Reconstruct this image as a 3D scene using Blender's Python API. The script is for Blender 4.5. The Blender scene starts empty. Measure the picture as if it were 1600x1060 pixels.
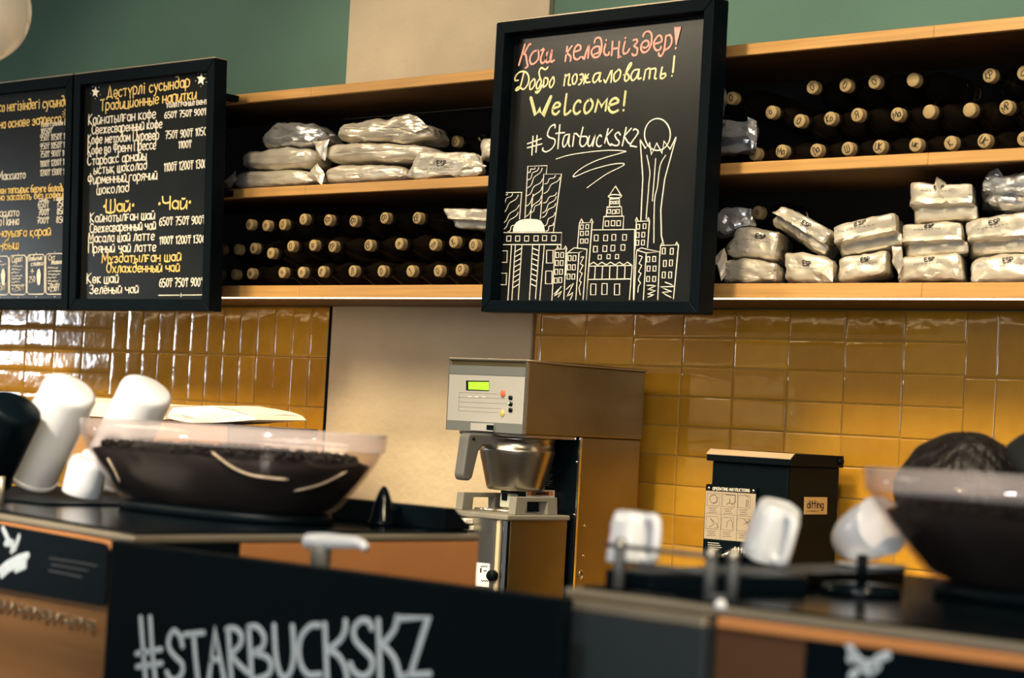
import bpy, bmesh, math, random
from math import sin, cos, pi, radians, sqrt, tan, floor
from mathutils import Vector, Matrix, noise, Euler

S = bpy.context.scene
COL = S.collection

# ------------------------------------------------------------------ camera
FPX = 3307.0
YAW, PIT, ROL = radians(42.82), radians(2.147), radians(-3.105)
EYE = Vector((0, 0, 1.5))
FWD = Vector((-sin(YAW)*cos(PIT), cos(YAW)*cos(PIT), sin(PIT)))
_r = FWD.cross(Vector((0, 0, 1))).normalized()
_d = FWD.cross(_r)
RGT = _r*cos(ROL) + _d*sin(ROL)
DWN = _d*cos(ROL) - _r*sin(ROL)
cd = bpy.data.cameras.new('camera')
cam = bpy.data.objects.new('camera', cd)
COL.objects.link(cam)
m = Matrix((RGT, -DWN, -FWD)).transposed().to_4x4()
m.translation = EYE
cam.matrix_world = m
cd.sensor_width = 36
cd.lens = FPX/1600*36
cd.clip_start = .05
cd.dof.use_dof = True
cd.dof.focus_distance = 4.75
cd.dof.aperture_fstop = 5.6
S.camera = cam

# ------------------------------------------------------------------ view, world, lights
S.view_settings.view_transform = 'Standard'
S.view_settings.look = 'None'
S.view_settings.gamma = 1
S.view_settings.use_curve_mapping = False
S.view_settings.exposure = 0.0
w = bpy.data.worlds.new('world')
S.world = w
w.use_nodes = True
w.node_tree.nodes['Background'].inputs[0].default_value = (.85, .92, 1.0, 1)
w.node_tree.nodes['Background'].inputs[1].default_value = .16

def aim(o, p):
    o.rotation_euler = (Vector(p) - o.location).to_track_quat('-Z', 'Y').to_euler()

def spot(loc, tgt, e, col=(1, .80, .52), size=75, rad=.09, blend=.6):
    l = bpy.data.lights.new('track_spot', 'SPOT')
    l.energy = e; l.color = col; l.spot_size = radians(size); l.spot_blend = blend
    l.shadow_soft_size = rad
    o = bpy.data.objects.new('track_spot', l); COL.objects.link(o)
    o.location = loc; aim(o, tgt)

def area(loc, tgt, e, sx, sy, col=(1, .9, .75)):
    l = bpy.data.lights.new('area_light', 'AREA')
    l.energy = e; l.color = col; l.shape = 'RECTANGLE'; l.size = sx; l.size_y = sy
    o = bpy.data.objects.new('area_light', l); COL.objects.link(o)
    o.location = loc; aim(o, tgt)

# ceiling track spots over the back bar
spot((-4.9, 2.35, 3.05), (-4.75, 3.55, 2.0), 42, (1, .80, .55), 85)
spot((-3.75, 2.35, 3.05), (-3.65, 3.55, 1.95), 74, (1, .80, .55), 85)
spot((-2.55, 2.35, 3.05), (-2.45, 3.55, 1.95), 92, (1, .82, .58), 85)
spot((-1.5, 2.35, 3.05), (-1.7, 3.55, 1.95), 74, (1, .82, .58), 85)
# wall washers that reach the tiles and machines under the shelf
for wx, we in ((-4.2, 290), (-3.3, 150), (-2.5, 230), (-1.7, 230)):
    spot((wx, 1.55, 3.05), (wx, 3.85, 1.12), we, (1, .79, .48), 38, .38, .85)
for wx in (-5.4, -4.7):
    spot((wx, .55, 3.1), (wx-.05, 3.85, 1.42), 330, (1, .79, .48), 24, .3, .7)
# a ceiling panel over the room
area((-5.6, .3, 3.28), (-5.6, .3, 0), 62, 1.5, 1.0, (1, .86, .62))
# spots over the service bar
spot((-2.3, .3, 3.05), (-2.65, 1.9, 1.45), 470, (1, .88, .72), 42)
spot((-.9, .2, 3.05), (-1.2, 1.7, 1.35), 58, (.93, .97, 1), 44)
spot((-.1, 1.0, 2.9), (-1.95, 1.9, 1.25), 130, (1, .80, .52), 55)
# the light line under the shelf, shining down the wall
area((-3.45, 3.545, 1.7695), (-3.45, 3.545, 0), 4.5, 7.4, .008, (1, .69, .34))
# daylight from a shop window far left, and an added fill light behind
area((-11.75, .22, 1.84), (-5.5, 3.85, 1.64), 44, 1.0, .34, (.88, .94, 1))
area((1.5, -3.2, 2.0), (-2.5, 3.0, 1.7), 120, 3.0, 1.8, (.95, .97, 1))  # added fill behind the camera, brightens the fronts and cups

# ------------------------------------------------------------------ materials
def srgb(r, g, b):
    f = lambda c: (c/255/12.92) if c/255 <= .04045 else ((c/255+.055)/1.055)**2.4
    return (f(r), f(g), f(b), 1)

MATS = {}
def mat(name, col, rough=.5, metal=0.0, **k):
    if name in MATS: return MATS[name]
    mt = bpy.data.materials.new(name); mt.use_nodes = True
    nt = mt.node_tree; b = nt.nodes['Principled BSDF']
    c = col if len(col) == 4 else (*col, 1)
    b.inputs['Base Color'].default_value = c
    b.inputs['Roughness'].default_value = rough
    b.inputs['Metallic'].default_value = metal
    for key, v in k.items():
        if key in ('var', 'scale', 'bump', 'bscale', 'stretch', 'detail'): continue
        b.inputs[key.replace('_', ' ')].default_value = v
    # every material is procedural: colour mottling and a little relief from noise
    tc = nt.nodes.new('ShaderNodeTexCoord')
    mp = nt.nodes.new('ShaderNodeMapping'); mp.inputs['Scale'].default_value = k.get('stretch', (1, 1, 1))
    nz = nt.nodes.new('ShaderNodeTexNoise'); nz.inputs['Scale'].default_value = k.get('scale', 12)
    nz.inputs['Detail'].default_value = k.get('detail', 4)
    nt.links.new(tc.outputs['Object'], mp.inputs[0]); nt.links.new(mp.outputs[0], nz.inputs[0])
    var = k.get('var', .08)
    mr = nt.nodes.new('ShaderNodeMapRange')
    mr.inputs[1].default_value = .25; mr.inputs[2].default_value = .75
    mr.inputs[3].default_value = 1-var; mr.inputs[4].default_value = 1+var
    mx = nt.nodes.new('ShaderNodeVectorMath'); mx.operation = 'SCALE'; mx.inputs[0].default_value = c[:3]
    nt.links.new(nz.outputs[0], mr.inputs[0]); nt.links.new(mr.outputs[0], mx.inputs['Scale'])
    nt.links.new(mx.outputs[0], b.inputs['Base Color'])
    if k.get('bump'):
        nb = nt.nodes.new('ShaderNodeTexNoise'); nb.inputs['Scale'].default_value = k.get('bscale', 60)
        bp = nt.nodes.new('ShaderNodeBump'); bp.inputs['Strength'].default_value = k['bump']
        bp.inputs['Distance'].default_value = .01
        nt.links.new(mp.outputs[0], nb.inputs[0]); nt.links.new(nb.outputs[0], bp.inputs['Height'])
        nt.links.new(bp.outputs[0], b.inputs['Normal'])
    MATS[name] = mt
    return mt

def emit(name, col, st):
    mt = mat(name, col, .4); b = mt.node_tree.nodes['Principled BSDF']
    b.inputs['Emission Color'].default_value = (*col[:3], 1); b.inputs['Emission Strength'].default_value = st
    return mt

M_GREEN = mat('green_paint', (.084, .172, .130), .75, var=.10, scale=3, bump=.12, bscale=220)
M_CONC = mat('concrete', (.58, .48, .335), .8, var=.22, scale=2.2, detail=8, bump=.25, bscale=40)
M_OAK = mat('oak', (.50, .275, .085), .45, var=.22, scale=9, stretch=(.35, 6, 14), detail=6)
M_SHELFSHADE = mat('shelf_shade_back', (.010, .008, .007), .8, Specular_IOR_Level=.1)  # dark colour for the shade at the back of the shelves
M_OAKSHADE = mat('shade_darkened_board', (.115, .062, .026), .6, var=.2, scale=9, stretch=(.35, 6, 14), Specular_IOR_Level=.2)  # oak colour darkened for the shade between the boards
M_BLK = mat('black_frame', (.0014, .0040, .0062), .5, var=.2, scale=30, Specular_IOR_Level=.05)
M_GLOSSBLK = mat('gloss_black', (.0020, .0045, .0065), .16, Specular_IOR_Level=.22)
M_PLAST = mat('black_plastic', (.0014, .0042, .0060), .45, Specular_IOR_Level=.07)
M_BOARD = mat('blackboard', (.0075, .0085, .0080), .23, Specular_IOR_Level=.5, var=.45, scale=5, detail=9)
M_CHW = mat('chalk_white', (.78, .74, .64), .8, var=.15, scale=150)
M_CHY = mat('chalk_yellow', (.80, .58, .20), .8, var=.15, scale=150)
M_CHP = mat('chalk_pink', (.80, .36, .29), .8, var=.12, scale=150)
M_CHC = mat('chalk_cream', (.80, .72, .40), .8, var=.12, scale=150)
M_CHG = mat('chalk_green', (.56, .56, .28), .8, var=.12, scale=150)
M_PAINTW = mat('white_marker', (.50, .565, .60), .7, var=.1, scale=60)
M_FOIL = mat('silver_foil', (.72, .665, .55), .33, .52, var=.12, scale=14, bump=.18, bscale=45)
M_FOILB = mat('grey_foil', (.60, .61, .62), .28, .75, var=.14, scale=14, bump=.2, bscale=45)
M_KRAFT = mat('kraft_label', (.40, .25, .12), .6)
M_INK = mat('black_ink', (.012, .010, .010), .7)
M_CORK = mat('cork', (.37, .265, .115), .7, var=.14, scale=90, bump=.2, bscale=300)
M_BOTTLE = mat('amber_plastic', (.09, .065, .04), .05, Transmission_Weight=.9, IOR=1.4)
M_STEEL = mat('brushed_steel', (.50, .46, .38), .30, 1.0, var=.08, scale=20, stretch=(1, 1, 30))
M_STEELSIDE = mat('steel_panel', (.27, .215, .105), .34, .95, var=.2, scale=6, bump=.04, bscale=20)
M_CHROME = mat('chrome', (.80, .78, .72), .10, 1.0)
M_PANEL = mat('grey_panel', (.40, .40, .38), .5, .15, var=.04)
M_PANELD = mat('grey_band', (.135, .15, .145), .5, .1, var=.04)
M_GREYPL = mat('grey_plastic', (.20, .19, .155), .5, var=.05)
M_GREYDK = mat('dark_grey_plastic', (.07, .075, .078), .5)
M_COPPER = mat('copper_paint', (.66, .27, .085), .45, .2, var=.06, scale=8)
M_BRONZE = mat('bronze_metal', (.42, .20, .07), .30, .75, var=.4, scale=2.5, stretch=(.6, .6, 7))
M_BROWN = mat('brown_panel', (.105, .045, .018), .5, .2, var=.08)
M_CHARC = mat('charcoal_panel', (.016, .024, .028), .6, var=.08)
M_TRIM = mat('champagne_trim', (.46, .39, .28), .38, .7)
M_WHITE = mat('white_porcelain', (.90, .90, .88), .22, var=.03, Coat_Weight=.3)
M_PAPER = mat('white_paper', (.85, .83, .78), .7, var=.04)
M_CARD = mat('cardboard', (.45, .25, .10), .75)
M_RED = mat('red_print', (.5, .04, .05), .6)
M_BEAN = mat('roasted_beans', (.0055, .0035, .0028), .6, Specular_IOR_Level=.2, var=.4, scale=60)
M_ORANGE = mat('warning_orange', (.70, .24, .05), .6)
M_COUNT = mat('dark_stone', (.05, .045, .04), .4, var=.3, scale=40)
M_FLOOR = mat('floor_tile', (.16, .13, .10), .5, var=.2, scale=4)
M_CEIL = mat('ceiling_paint', (.16, .15, .14), .8)
M_HAIR = mat('dark_hair', (.010, .008, .008), .42, var=.5, scale=40, stretch=(1, 1, .1), bump=.5, bscale=80)
M_SKIN = mat('skin', (.42, .20, .12), .55, var=.06)
M_SHIRT = mat('black_shirt', (.012, .013, .015), .8)
M_APRON = mat('green_apron', (.01, .09, .05), .8)
M_JEAN = mat('dark_trousers', (.02, .022, .03), .8)
M_GROUT = mat('grout', (.42, .26, .08), .8, var=.15, scale=60)
M_LED = emit('led_strip', (1, .80, .55), 3)
M_LCD = emit('lcd_green', (.30, .72, .03), .55)

def tile_mat():
    mt = bpy.data.materials.new('mustard_glazed_tile'); mt.use_nodes = True
    nt = mt.node_tree; b = nt.nodes['Principled BSDF']
    at_ = nt.nodes.new('ShaderNodeAttribute'); at_.attribute_name = 'tile'
    tc = nt.nodes.new('ShaderNodeTexCoord')
    nz = nt.nodes.new('ShaderNodeTexNoise'); nz.inputs['Scale'].default_value = 26; nz.inputs['Detail'].default_value = 3
    ad = nt.nodes.new('ShaderNodeMath'); ad.operation = 'MULTIPLY_ADD'; ad.inputs[1].default_value = .45
    nt.links.new(tc.outputs['Object'], nz.inputs[0])
    nt.links.new(nz.outputs[0], ad.inputs[0]); nt.links.new(at_.outputs['Fac'], ad.inputs[2])
    cr = nt.nodes.new('ShaderNodeValToRGB')
    cr.color_ramp.elements[0].position = .1; cr.color_ramp.elements[0].color = (.46, .218, .018, 1)
    cr.color_ramp.elements[1].position = 1.2 if False else 1.0; cr.color_ramp.elements[1].color = (.70, .375, .037, 1)
    nt.links.new(ad.outputs[0], cr.inputs[0]); nt.links.new(cr.outputs[0], b.inputs['Base Color'])
    b.inputs['Roughness'].default_value = .10
    b.inputs['Coat Weight'].default_value = .4; b.inputs['Coat Roughness'].default_value = .05
    n2 = nt.nodes.new('ShaderNodeTexNoise'); n2.inputs['Scale'].default_value = 17; n2.inputs['Detail'].default_value = 2.5
    bp = nt.nodes.new('ShaderNodeBump'); bp.inputs['Strength'].default_value = .16; bp.inputs['Distance'].default_value = .008
    nt.links.new(tc.outputs['Object'], n2.inputs[0]); nt.links.new(n2.outputs[0], bp.inputs['Height'])
    nt.links.new(bp.outputs[0], b.inputs['Normal']); nt.links.new(bp.outputs[0], b.inputs['Coat Normal'])
    return mt
M_TILE = tile_mat()

def smoky(name, d0, d1):
    mt = bpy.data.materials.new(name); mt.use_nodes = True
    nt = mt.node_tree; nt.nodes.remove(nt.nodes['Principled BSDF'])
    out = nt.nodes['Material Output']
    tr = nt.nodes.new('ShaderNodeBsdfTransparent'); tr.inputs[0].default_value = (.96, .92, .91, 1)
    df = nt.nodes.new('ShaderNodeBsdfDiffuse'); df.inputs[0].default_value = (.85, .78, .74, 1)
    gl = nt.nodes.new('ShaderNodeBsdfGlossy'); gl.inputs['Roughness'].default_value = .07
    lw = nt.nodes.new('ShaderNodeLayerWeight'); lw.inputs[0].default_value = .5
    fp = nt.nodes.new('ShaderNodeMath'); fp.operation = 'POWER'; fp.inputs[1].default_value = 4
    fr = nt.nodes.new('ShaderNodeMath'); fr.operation = 'MULTIPLY_ADD'; fr.inputs[1].default_value = .5; fr.inputs[2].default_value = .028
    nt.links.new(lw.outputs['Facing'], fp.inputs[0]); nt.links.new(fp.outputs[0], fr.inputs[0])
    tc = nt.nodes.new('ShaderNodeTexCoord'); nz = nt.nodes.new('ShaderNodeTexNoise'); nz.inputs['Scale'].default_value = 9
    mr = nt.nodes.new('ShaderNodeMapRange'); mr.inputs[3].default_value = d0; mr.inputs[4].default_value = d1
    nt.links.new(tc.outputs['Object'], nz.inputs[0]); nt.links.new(nz.outputs[0], mr.inputs[0])
    m1 = nt.nodes.new('ShaderNodeMixShader'); m2 = nt.nodes.new('ShaderNodeMixShader')
    nt.links.new(mr.outputs[0], m1.inputs[0])
    nt.links.new(tr.outputs[0], m1.inputs[1]); nt.links.new(df.outputs[0], m1.inputs[2])
    nt.links.new(fr.outputs[0], m2.inputs[0]); nt.links.new(m1.outputs[0], m2.inputs[1]); nt.links.new(gl.outputs[0], m2.inputs[2])
    nt.links.new(m2.outputs[0], out.inputs[0])
    return mt
M_SMOKY = smoky('smoky_clear_plastic', .0, .012)
M_MILKY = smoky('milky_plastic', .10, .24)
M_STREAK = mat('reflection_streak', (.40, .31, .21), .25)  # pale colour of the painted reflection streaks on the hopper

# ------------------------------------------------------------------ geometry helpers
def ray(x, y):
    return FWD + RGT*((x-800)/FPX) + DWN*((y-530)/FPX)

def at(x, y, ax, v):
    """the point of the plane axis ax = v seen at photo pixel (x, y)"""
    q = ray(x, y)
    return EYE + q*((v-EYE[ax])/q[ax])

def on(x, y, p0, n):
    q = ray(x, y)
    return EYE + q*((p0-EYE).dot(n)/q.dot(n))

class MB:
    def __init__(s): s.v = []; s.f = []; s.smooth = []; s.mi = []; s.cur = 0; s.cuts = []
    def add(s, vs, fs, smooth=False):
        o = len(s.v); s.v += [Vector(v) for v in vs]; s.cuts.append((o, len(s.v), len(s.f), len(s.f)+len(fs)))
        for f in fs:
            s.f.append([i+o for i in f]); s.smooth.append(smooth); s.mi.append(s.cur)
        return s
    def bm(s, b, smooth=False):
        b.verts.index_update()
        return s.add([v.co.copy() for v in b.verts], [[v.index for v in f.verts] for f in b.faces], smooth)
    def box(s, x0, x1, y0, y1, z0, z1, bev=0.0, seg=2, mtx=None):
        b = bmesh.new(); bmesh.ops.create_cube(b, size=1)
        for v in b.verts:
            v.co = Vector((x0 if v.co.x < 0 else x1, y0 if v.co.y < 0 else y1, z0 if v.co.z < 0 else z1))
        if bev: bmesh.ops.bevel(b, geom=b.edges[:], offset=bev, segments=seg, affect='EDGES', profile=.5)
        if mtx: b.transform(mtx)
        s.bm(b); b.free(); return s
    def prism(s, poly, axis, a0, a1, bev=0.0, mtx=None):
        """extrude a 2D polygon along axis (0 X: poly is (y,z); 1 Y: (x,z); 2 Z: (x,y))"""
        def mk(p, a):
            return (a, p[0], p[1]) if axis == 0 else (p[0], a, p[1]) if axis == 1 else (p[0], p[1], a)
        n = len(poly); b = bmesh.new()
        va = [b.verts.new(mk(p, a0)) for p in poly]; vb = [b.verts.new(mk(p, a1)) for p in poly]
        b.faces.new(va); b.faces.new(vb[::-1])
        for i in range(n): b.faces.new((va[i], va[(i+1) % n], vb[(i+1) % n], vb[i]))
        bmesh.ops.recalc_face_normals(b, faces=b.faces[:])
        if bev: bmesh.ops.bevel(b, geom=b.edges[:], offset=bev, segments=2, affect='EDGES', profile=.5)
        if mtx: b.transform(mtx)
        s.bm(b); b.free(); return s
    def lathe(s, prof, mtx=None, n=32, sx=1, sy=1, pw=2.0, smooth=True):
        """revolve (r,z); sx, sy stretch it, pw squares the plan"""
        vs = []; fs = []
        for r, z in prof:
            for i in range(n):
                a = 2*pi*i/n; c, q = cos(a), sin(a)
                k = 1 if pw == 2 else (abs(c)**pw+abs(q)**pw)**(-1/pw)
                vs.append(Vector((r*c*k*sx, r*q*k*sy, z)))
        m_ = len(prof)
        for j in range(m_-1):
            for i in range(n):
                fs.append([j*n+i, j*n+(i+1) % n, (j+1)*n+(i+1) % n, (j+1)*n+i])
        if prof[0][0] > 1e-5: fs.append(list(range(n))[::-1])
        if prof[-1][0] > 1e-5: fs.append([(m_-1)*n+i for i in range(n)])
        if mtx: vs = [mtx @ v for v in vs]
        return s.add(vs, fs, smooth)
    def tube(s, pts, r, n=8, closed=False, smooth=True):
        pts = [Vector(p) for p in pts]; rs = r if isinstance(r, list) else [r]*len(pts)
        vs = []; fs = []; L = len(pts); up = None
        for i, p in enumerate(pts):
            if closed: t = pts[(i+1) % L]-pts[i-1]
            else: t = pts[min(i+1, L-1)]-pts[max(i-1, 0)]
            t.normalize()
            if up is None:
                up = Vector((0, 0, 1)) if abs(t.z) < .9 else Vector((1, 0, 0))
            a = t.cross(up).normalized(); up2 = a.cross(t).normalized(); up = up2
            for k in range(n):
                th = 2*pi*k/n
                vs.append(p+(a*cos(th)+up2*sin(th))*rs[i])
        for i in range(L if closed else L-1):
            j = (i+1) % L
            for k in range(n):
                fs.append([i*n+k, i*n+(k+1) % n, j*n+(k+1) % n, j*n+k])
        if not closed:
            fs.append(list(range(n))[::-1]); fs.append([(L-1)*n+k for k in range(n)])
        return s.add(vs, fs, smooth)
    def ball(s, c, r, sc=(1, 1, 1), n=16, mtx=None):
        b = bmesh.new(); bmesh.ops.create_uvsphere(b, u_segments=n, v_segments=max(6, n//2), radius=r)
        for v in b.verts: v.co = Vector((v.co.x*sc[0], v.co.y*sc[1], v.co.z*sc[2]))
        if mtx: b.transform(mtx)
        for v in b.verts: v.co += Vector(c)
        s.bm(b, True); b.free(); return s
    def stroke(s, pts, w_, n, h=.0012):
        """a painted stroke: a low rounded ribbon lying on a surface with normal n"""
        pts = [Vector(p) for p in pts]
        q = [pts[0]]
        for p in pts[1:]:
            if (p-q[-1]).length > w_*.15: q.append(p)
        if len(q) == 1:
            q = [pts[0], pts[0]+Vector((0, 0, w_*.3))]
        pts = q
        d0 = (pts[0]-pts[1]).normalized()*w_*.7; d1 = (pts[-1]-pts[-2]).normalized()*w_*.7
        pts = [pts[0]+d0]+pts+[pts[-1]+d1]
        ws = [w_*.45]+[w_]*(len(pts)-2)+[w_*.45]
        vs = []; fs = []; L = len(pts)
        for i, p in enumerate(pts):
            t = (pts[min(i+1, L-1)]-pts[max(i-1, 0)])
            if t.length < 1e-9: t = Vector((0, 0, 1))
            t.normalize(); sd = n.cross(t).normalized(); k = 1
            if 0 < i < L-1:
                a = (pts[i]-pts[i-1]).normalized(); c = a.dot(t)
                k = min(1/max(c, .5), 1.5)
            for f, hh in ((1, 0), (.7, 1), (-.7, 1), (-1, 0)):
                vs.append(p+sd*(f*ws[i]*k)+n*(h*hh))
        for i in range(L-1):
            for k in range(3): fs.append([i*4+k, i*4+k+1, i*4+4+k+1, i*4+4+k])
        fs.append([0, 1, 2, 3]); fs.append([L*4-1, L*4-2, L*4-3, L*4-4])
        return s.add(vs, fs)
    def build(s, name, mats, parent=None, attr=None):
        me = bpy.data.meshes.new(name)
        me.from_pydata([tuple(v) for v in s.v], [], s.f)
        for p, sm, mi in zip(me.polygons, s.smooth, s.mi): p.use_smooth = sm; p.material_index = mi
        for mt in (mats if isinstance(mats, (list, tuple)) else [mats]): me.materials.append(mt)
        if attr is not None:
            a = me.color_attributes.new('tile', 'FLOAT_COLOR', 'POINT')
            for i, x in enumerate(attr): a.data[i].color = (x, x, x, 1)
        b = bmesh.new(); b.from_mesh(me); bmesh.ops.recalc_face_normals(b, faces=b.faces[:]); b.to_mesh(me); b.free()
        o = bpy.data.objects.new(name, me); COL.objects.link(o)
        if parent:
            o.parent = parent
            o.location = (0, 0, 0)
            me.transform(Matrix.Translation(-world_loc(parent)))
        return o

def build_words(mb, name, mt, parent, gap=.010, label=None):
    """written strokes that stand close together become one part, words that stand apart parts of their own"""
    cs = mb.cuts; bb = []
    for a, b, c, d in cs:
        vs = mb.v[a:b]; bb.append([min(v[i] for v in vs) for i in range(3)]+[max(v[i] for v in vs) for i in range(3)])
    up = list(range(len(cs)))
    def find(i):
        while up[i] != i: up[i] = up[up[i]]; i = up[i]
        return i
    for i in range(len(cs)):
        for j in range(i):
            if all(bb[i][k]-gap < bb[j][k+3] and bb[j][k]-gap < bb[i][k+3] for k in range(3)): up[find(i)] = find(j)
    gr_ = {}
    for i in range(len(cs)): gr_.setdefault(find(i), []).append(i)
    for ids in gr_.values():
        m2 = MB()
        for i in ids:
            a, b, c, d = cs[i]; m2.add(mb.v[a:b], [[k-a for k in f] for f in mb.f[c:d]])
        o = m2.build(name, mt, parent)
        if label: o['label'] = label

def world_loc(o):
    v = Vector(o.location)
    while o.parent:
        o = o.parent; v = v+Vector(o.location)
    return v

def thing(name, label, cat, loc, group=None):
    o = bpy.data.objects.new(name, None); COL.objects.link(o)
    o.empty_display_size = .05
    o.location = loc
    return tag(o, label, cat, group)

def tag(o, label, cat, group=None, kind=None):
    o['label'] = label; o['category'] = cat
    if group: o['group'] = group
    if kind: o['kind'] = kind
    return o

def struct(name, mb, mt, attr=None):
    o = mb.build(name, mt, None, attr); o['kind'] = 'structure'; return o

def rot(ax, deg, loc=(0, 0, 0)):
    return Matrix.Translation(Vector(loc)) @ Matrix.Rotation(radians(deg), 4, ax)

def axis_to(loc, d):
    """place a Z-axis lathe at loc pointing along d"""
    return Matrix.Translation(Vector(loc)) @ Vector(d).normalized().to_track_quat('Z', 'Y').to_matrix().to_4x4()

def smooth_path(pts, k=4):
    if len(pts) < 3: return [tuple(p) for p in pts]
    out = []
    for i in range(len(pts)-1):
        p0 = pts[max(i-1, 0)]; p1 = pts[i]; p2 = pts[i+1]; p3 = pts[min(i+2, len(pts)-1)]
        for j in range(k):
            t = j/k
            out.append(tuple(.5*((2*b)+(-a+c)*t+(2*a-5*b+4*c-d)*t*t+(-a+3*b-3*c+d)*t**3)
                             for a, b, c, d in zip(p0, p1, p2, p3)))
    out.append(tuple(pts[-1]))
    return out

def pp(s):
    """'x,y x,y|x,y x,y' -> list of point lists"""
    return [[tuple(float(c) for c in q.split(',')) for q in st.split()] for st in s.split('|')]

# ------------------------------------------------------------------ the setting
WALL = 3.853
SHF = 3.53                     # front edge of the shelves
XL, XR = -12.6, 0.6
struct('wall_back', MB().box(XL, XR, WALL+.012, WALL+.15, 0, 3.3), M_GREEN)
struct('wall_left', MB().box(XL-.12, XL, -4, WALL+.15, 0, 3.3), M_GREEN)
struct('floor', MB().box(XL, XR+2.5, -4, WALL+.15, -.05, 0), M_FLOOR)
struct('ceiling', MB().box(XL, XR+2.5, -4, WALL+.15, 3.3, 3.4), M_CEIL)
struct('trim_1', MB().box(-4.232, -3.502, WALL-.004, WALL+.06, 0, 3.3, .002), M_CONC)     # plastered column face
struct('trim_2', MB().box(-4.241, -4.233, WALL-.006, WALL+.02, 0, 1.774), M_BLK)
struct('trim_3', MB().box(-3.501, -3.497, WALL-.008, WALL+.02, 0, 1.774), M_TRIM)

ROWZ, PIT_Z, PIT_X = 1.640, .0685, .1487
def tile_field(name, cells, x0, x1, z0, z1, seed):
    rnd = random.Random(seed); mb = MB(); at_ = []
    y = WALL+.004
    mb.cur = 1
    mb.box(x0, x1, y, y+.012, z0, z1); at_ += [.5]*(len(mb.v)-len(at_))
    mb.cur = 0
    for (a, b, c, d) in cells:
        a = max(a, x0); b = min(b, x1); c = max(c, z0); d = min(d, z1)
        if b-a < .008 or d-c < .008: continue
        g = .0011
        a += g+rnd.uniform(-.0006, .0006); b -= g+rnd.uniform(-.0006, .0006)
        c += g+rnd.uniform(-.0007, .0007); d -= g+rnd.uniform(-.0007, .0007)
        cx, cz = (a+b)/2, (c+d)/2
        tx, tz = rnd.gauss(0, .006), rnd.gauss(0, .007); ph = rnd.uniform(0, 99); lift = rnd.uniform(.0020, .0032)
        n = 8; vs = []; fs = []
        for j in range(n+1):
            for i in range(n+1):
                u, v = [(0, .014, .05, .25, .5, .75, .95, .986, 1)[q] for q in (i, j)]
                x = a+(b-a)*u; z = c+(d-c)*v
                e = min(u, 1-u)*(b-a); f = min(v, 1-v)*(d-c)
                edge = min(e, f)
                h = lift*(1-max(0, 1-edge/.0022)**2*.38)
                h += tx*(x-cx)+tz*(z-cz)+.0007*noise.noise(Vector((x*22+ph, z*22, ph)))
                vs.append((x, y-h, z))
        for j in range(n):
            for i in range(n): fs.append([j*(n+1)+i, j*(n+1)+i+1, (j+1)*(n+1)+i+1, (j+1)*(n+1)+i])
        mb.add(vs, fs, True)
        r = rnd.uniform(.05, .55); at_ += [r]*(len(mb.v)-len(at_))
    return struct(name, mb, [M_TILE, M_GROUT], at_)

cells = []
z0, z1 = .90, 1.774
for k in range(-12, 3):
    zz = ROWZ+k*PIT_Z
    x = -3.331
    cells.append((-3.505, -3.478, zz, zz+PIT_Z)); cells.append((-3.478, x, zz, zz+PIT_Z))
    while x < -2.30: cells.append((x, x+PIT_X, zz, zz+PIT_Z)); x += PIT_X
XV = x
for k in range(-7, 2):
    zz = ROWZ-.004+k*2*PIT_Z
    for i in range(6): cells.append((XV+i*PIT_X/2, XV+(i+1)*PIT_X/2, zz, zz+2*PIT_Z))
for k in range(-12, 3):
    zz = ROWZ+k*PIT_Z
    for i in range(8): cells.append((XV+(3+i)*PIT_X, XV+(4+i)*PIT_X, zz, zz+PIT_Z))
tile_field('trim_4', cells, -3.497, .3, z0, z1, 4)
cells = []
XB = -5.212
for k in range(-12, 3):
    zz = ROWZ-.002+k*PIT_Z
    for i in range(14): cells.append((XB-(i+1)*PIT_X, XB-i*PIT_X, zz, zz+PIT_Z))
for k in range(-7, 2):
    zz = ROWZ-.003+k*2*PIT_Z
    for i in range(14): cells.append((XB+i*PIT_X/2, XB+(i+1)*PIT_X/2, zz, zz+2*PIT_Z))
tile_field('trim_5', cells, -7.2, -4.242, z0, z1, 5)

# ------------------------------------------------------------------ wall shelf
SB, ST_ = (1.775, 2.034, 2.283), (1.805, 2.058, 2.307)      # undersides and tops of the three boards
sh = thing('wall_shelf', 'long oak wall shelf of three boards with a light line underneath', 'shelf', (-3.4, SHF, SB[0]))
for i in range(3):
    mb, me = MB(), MB()
    # boards darkened for the shelf shade, front edge left oak, in butt-jointed lengths
    for a, b in ((-7.2, -4.008), (-4.0075, -2.2), (-2.1995, .3)):
        mb.box(a, b, SHF+.0145, WALL-.008, SB[i], ST_[i])
        me.box(a, b, SHF, SHF+.014, SB[i], ST_[i], .0012, 1)
    mb.build('shelf_board', M_OAKSHADE, sh)
    me.build('front_edge', M_OAK, sh)
MB().box(-7.2, .3, WALL-.0075, WALL-.0045, ST_[0]+.001, SB[2]-.001).build('shade_panel', M_SHELFSHADE, sh)  # added dark sheet standing in for the shade inside the shelves
MB().box(-7.2, .3, SHF+.0015, SHF+.009, SB[0]-.0026, SB[0]).build('light_strip', M_LED, sh)

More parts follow.
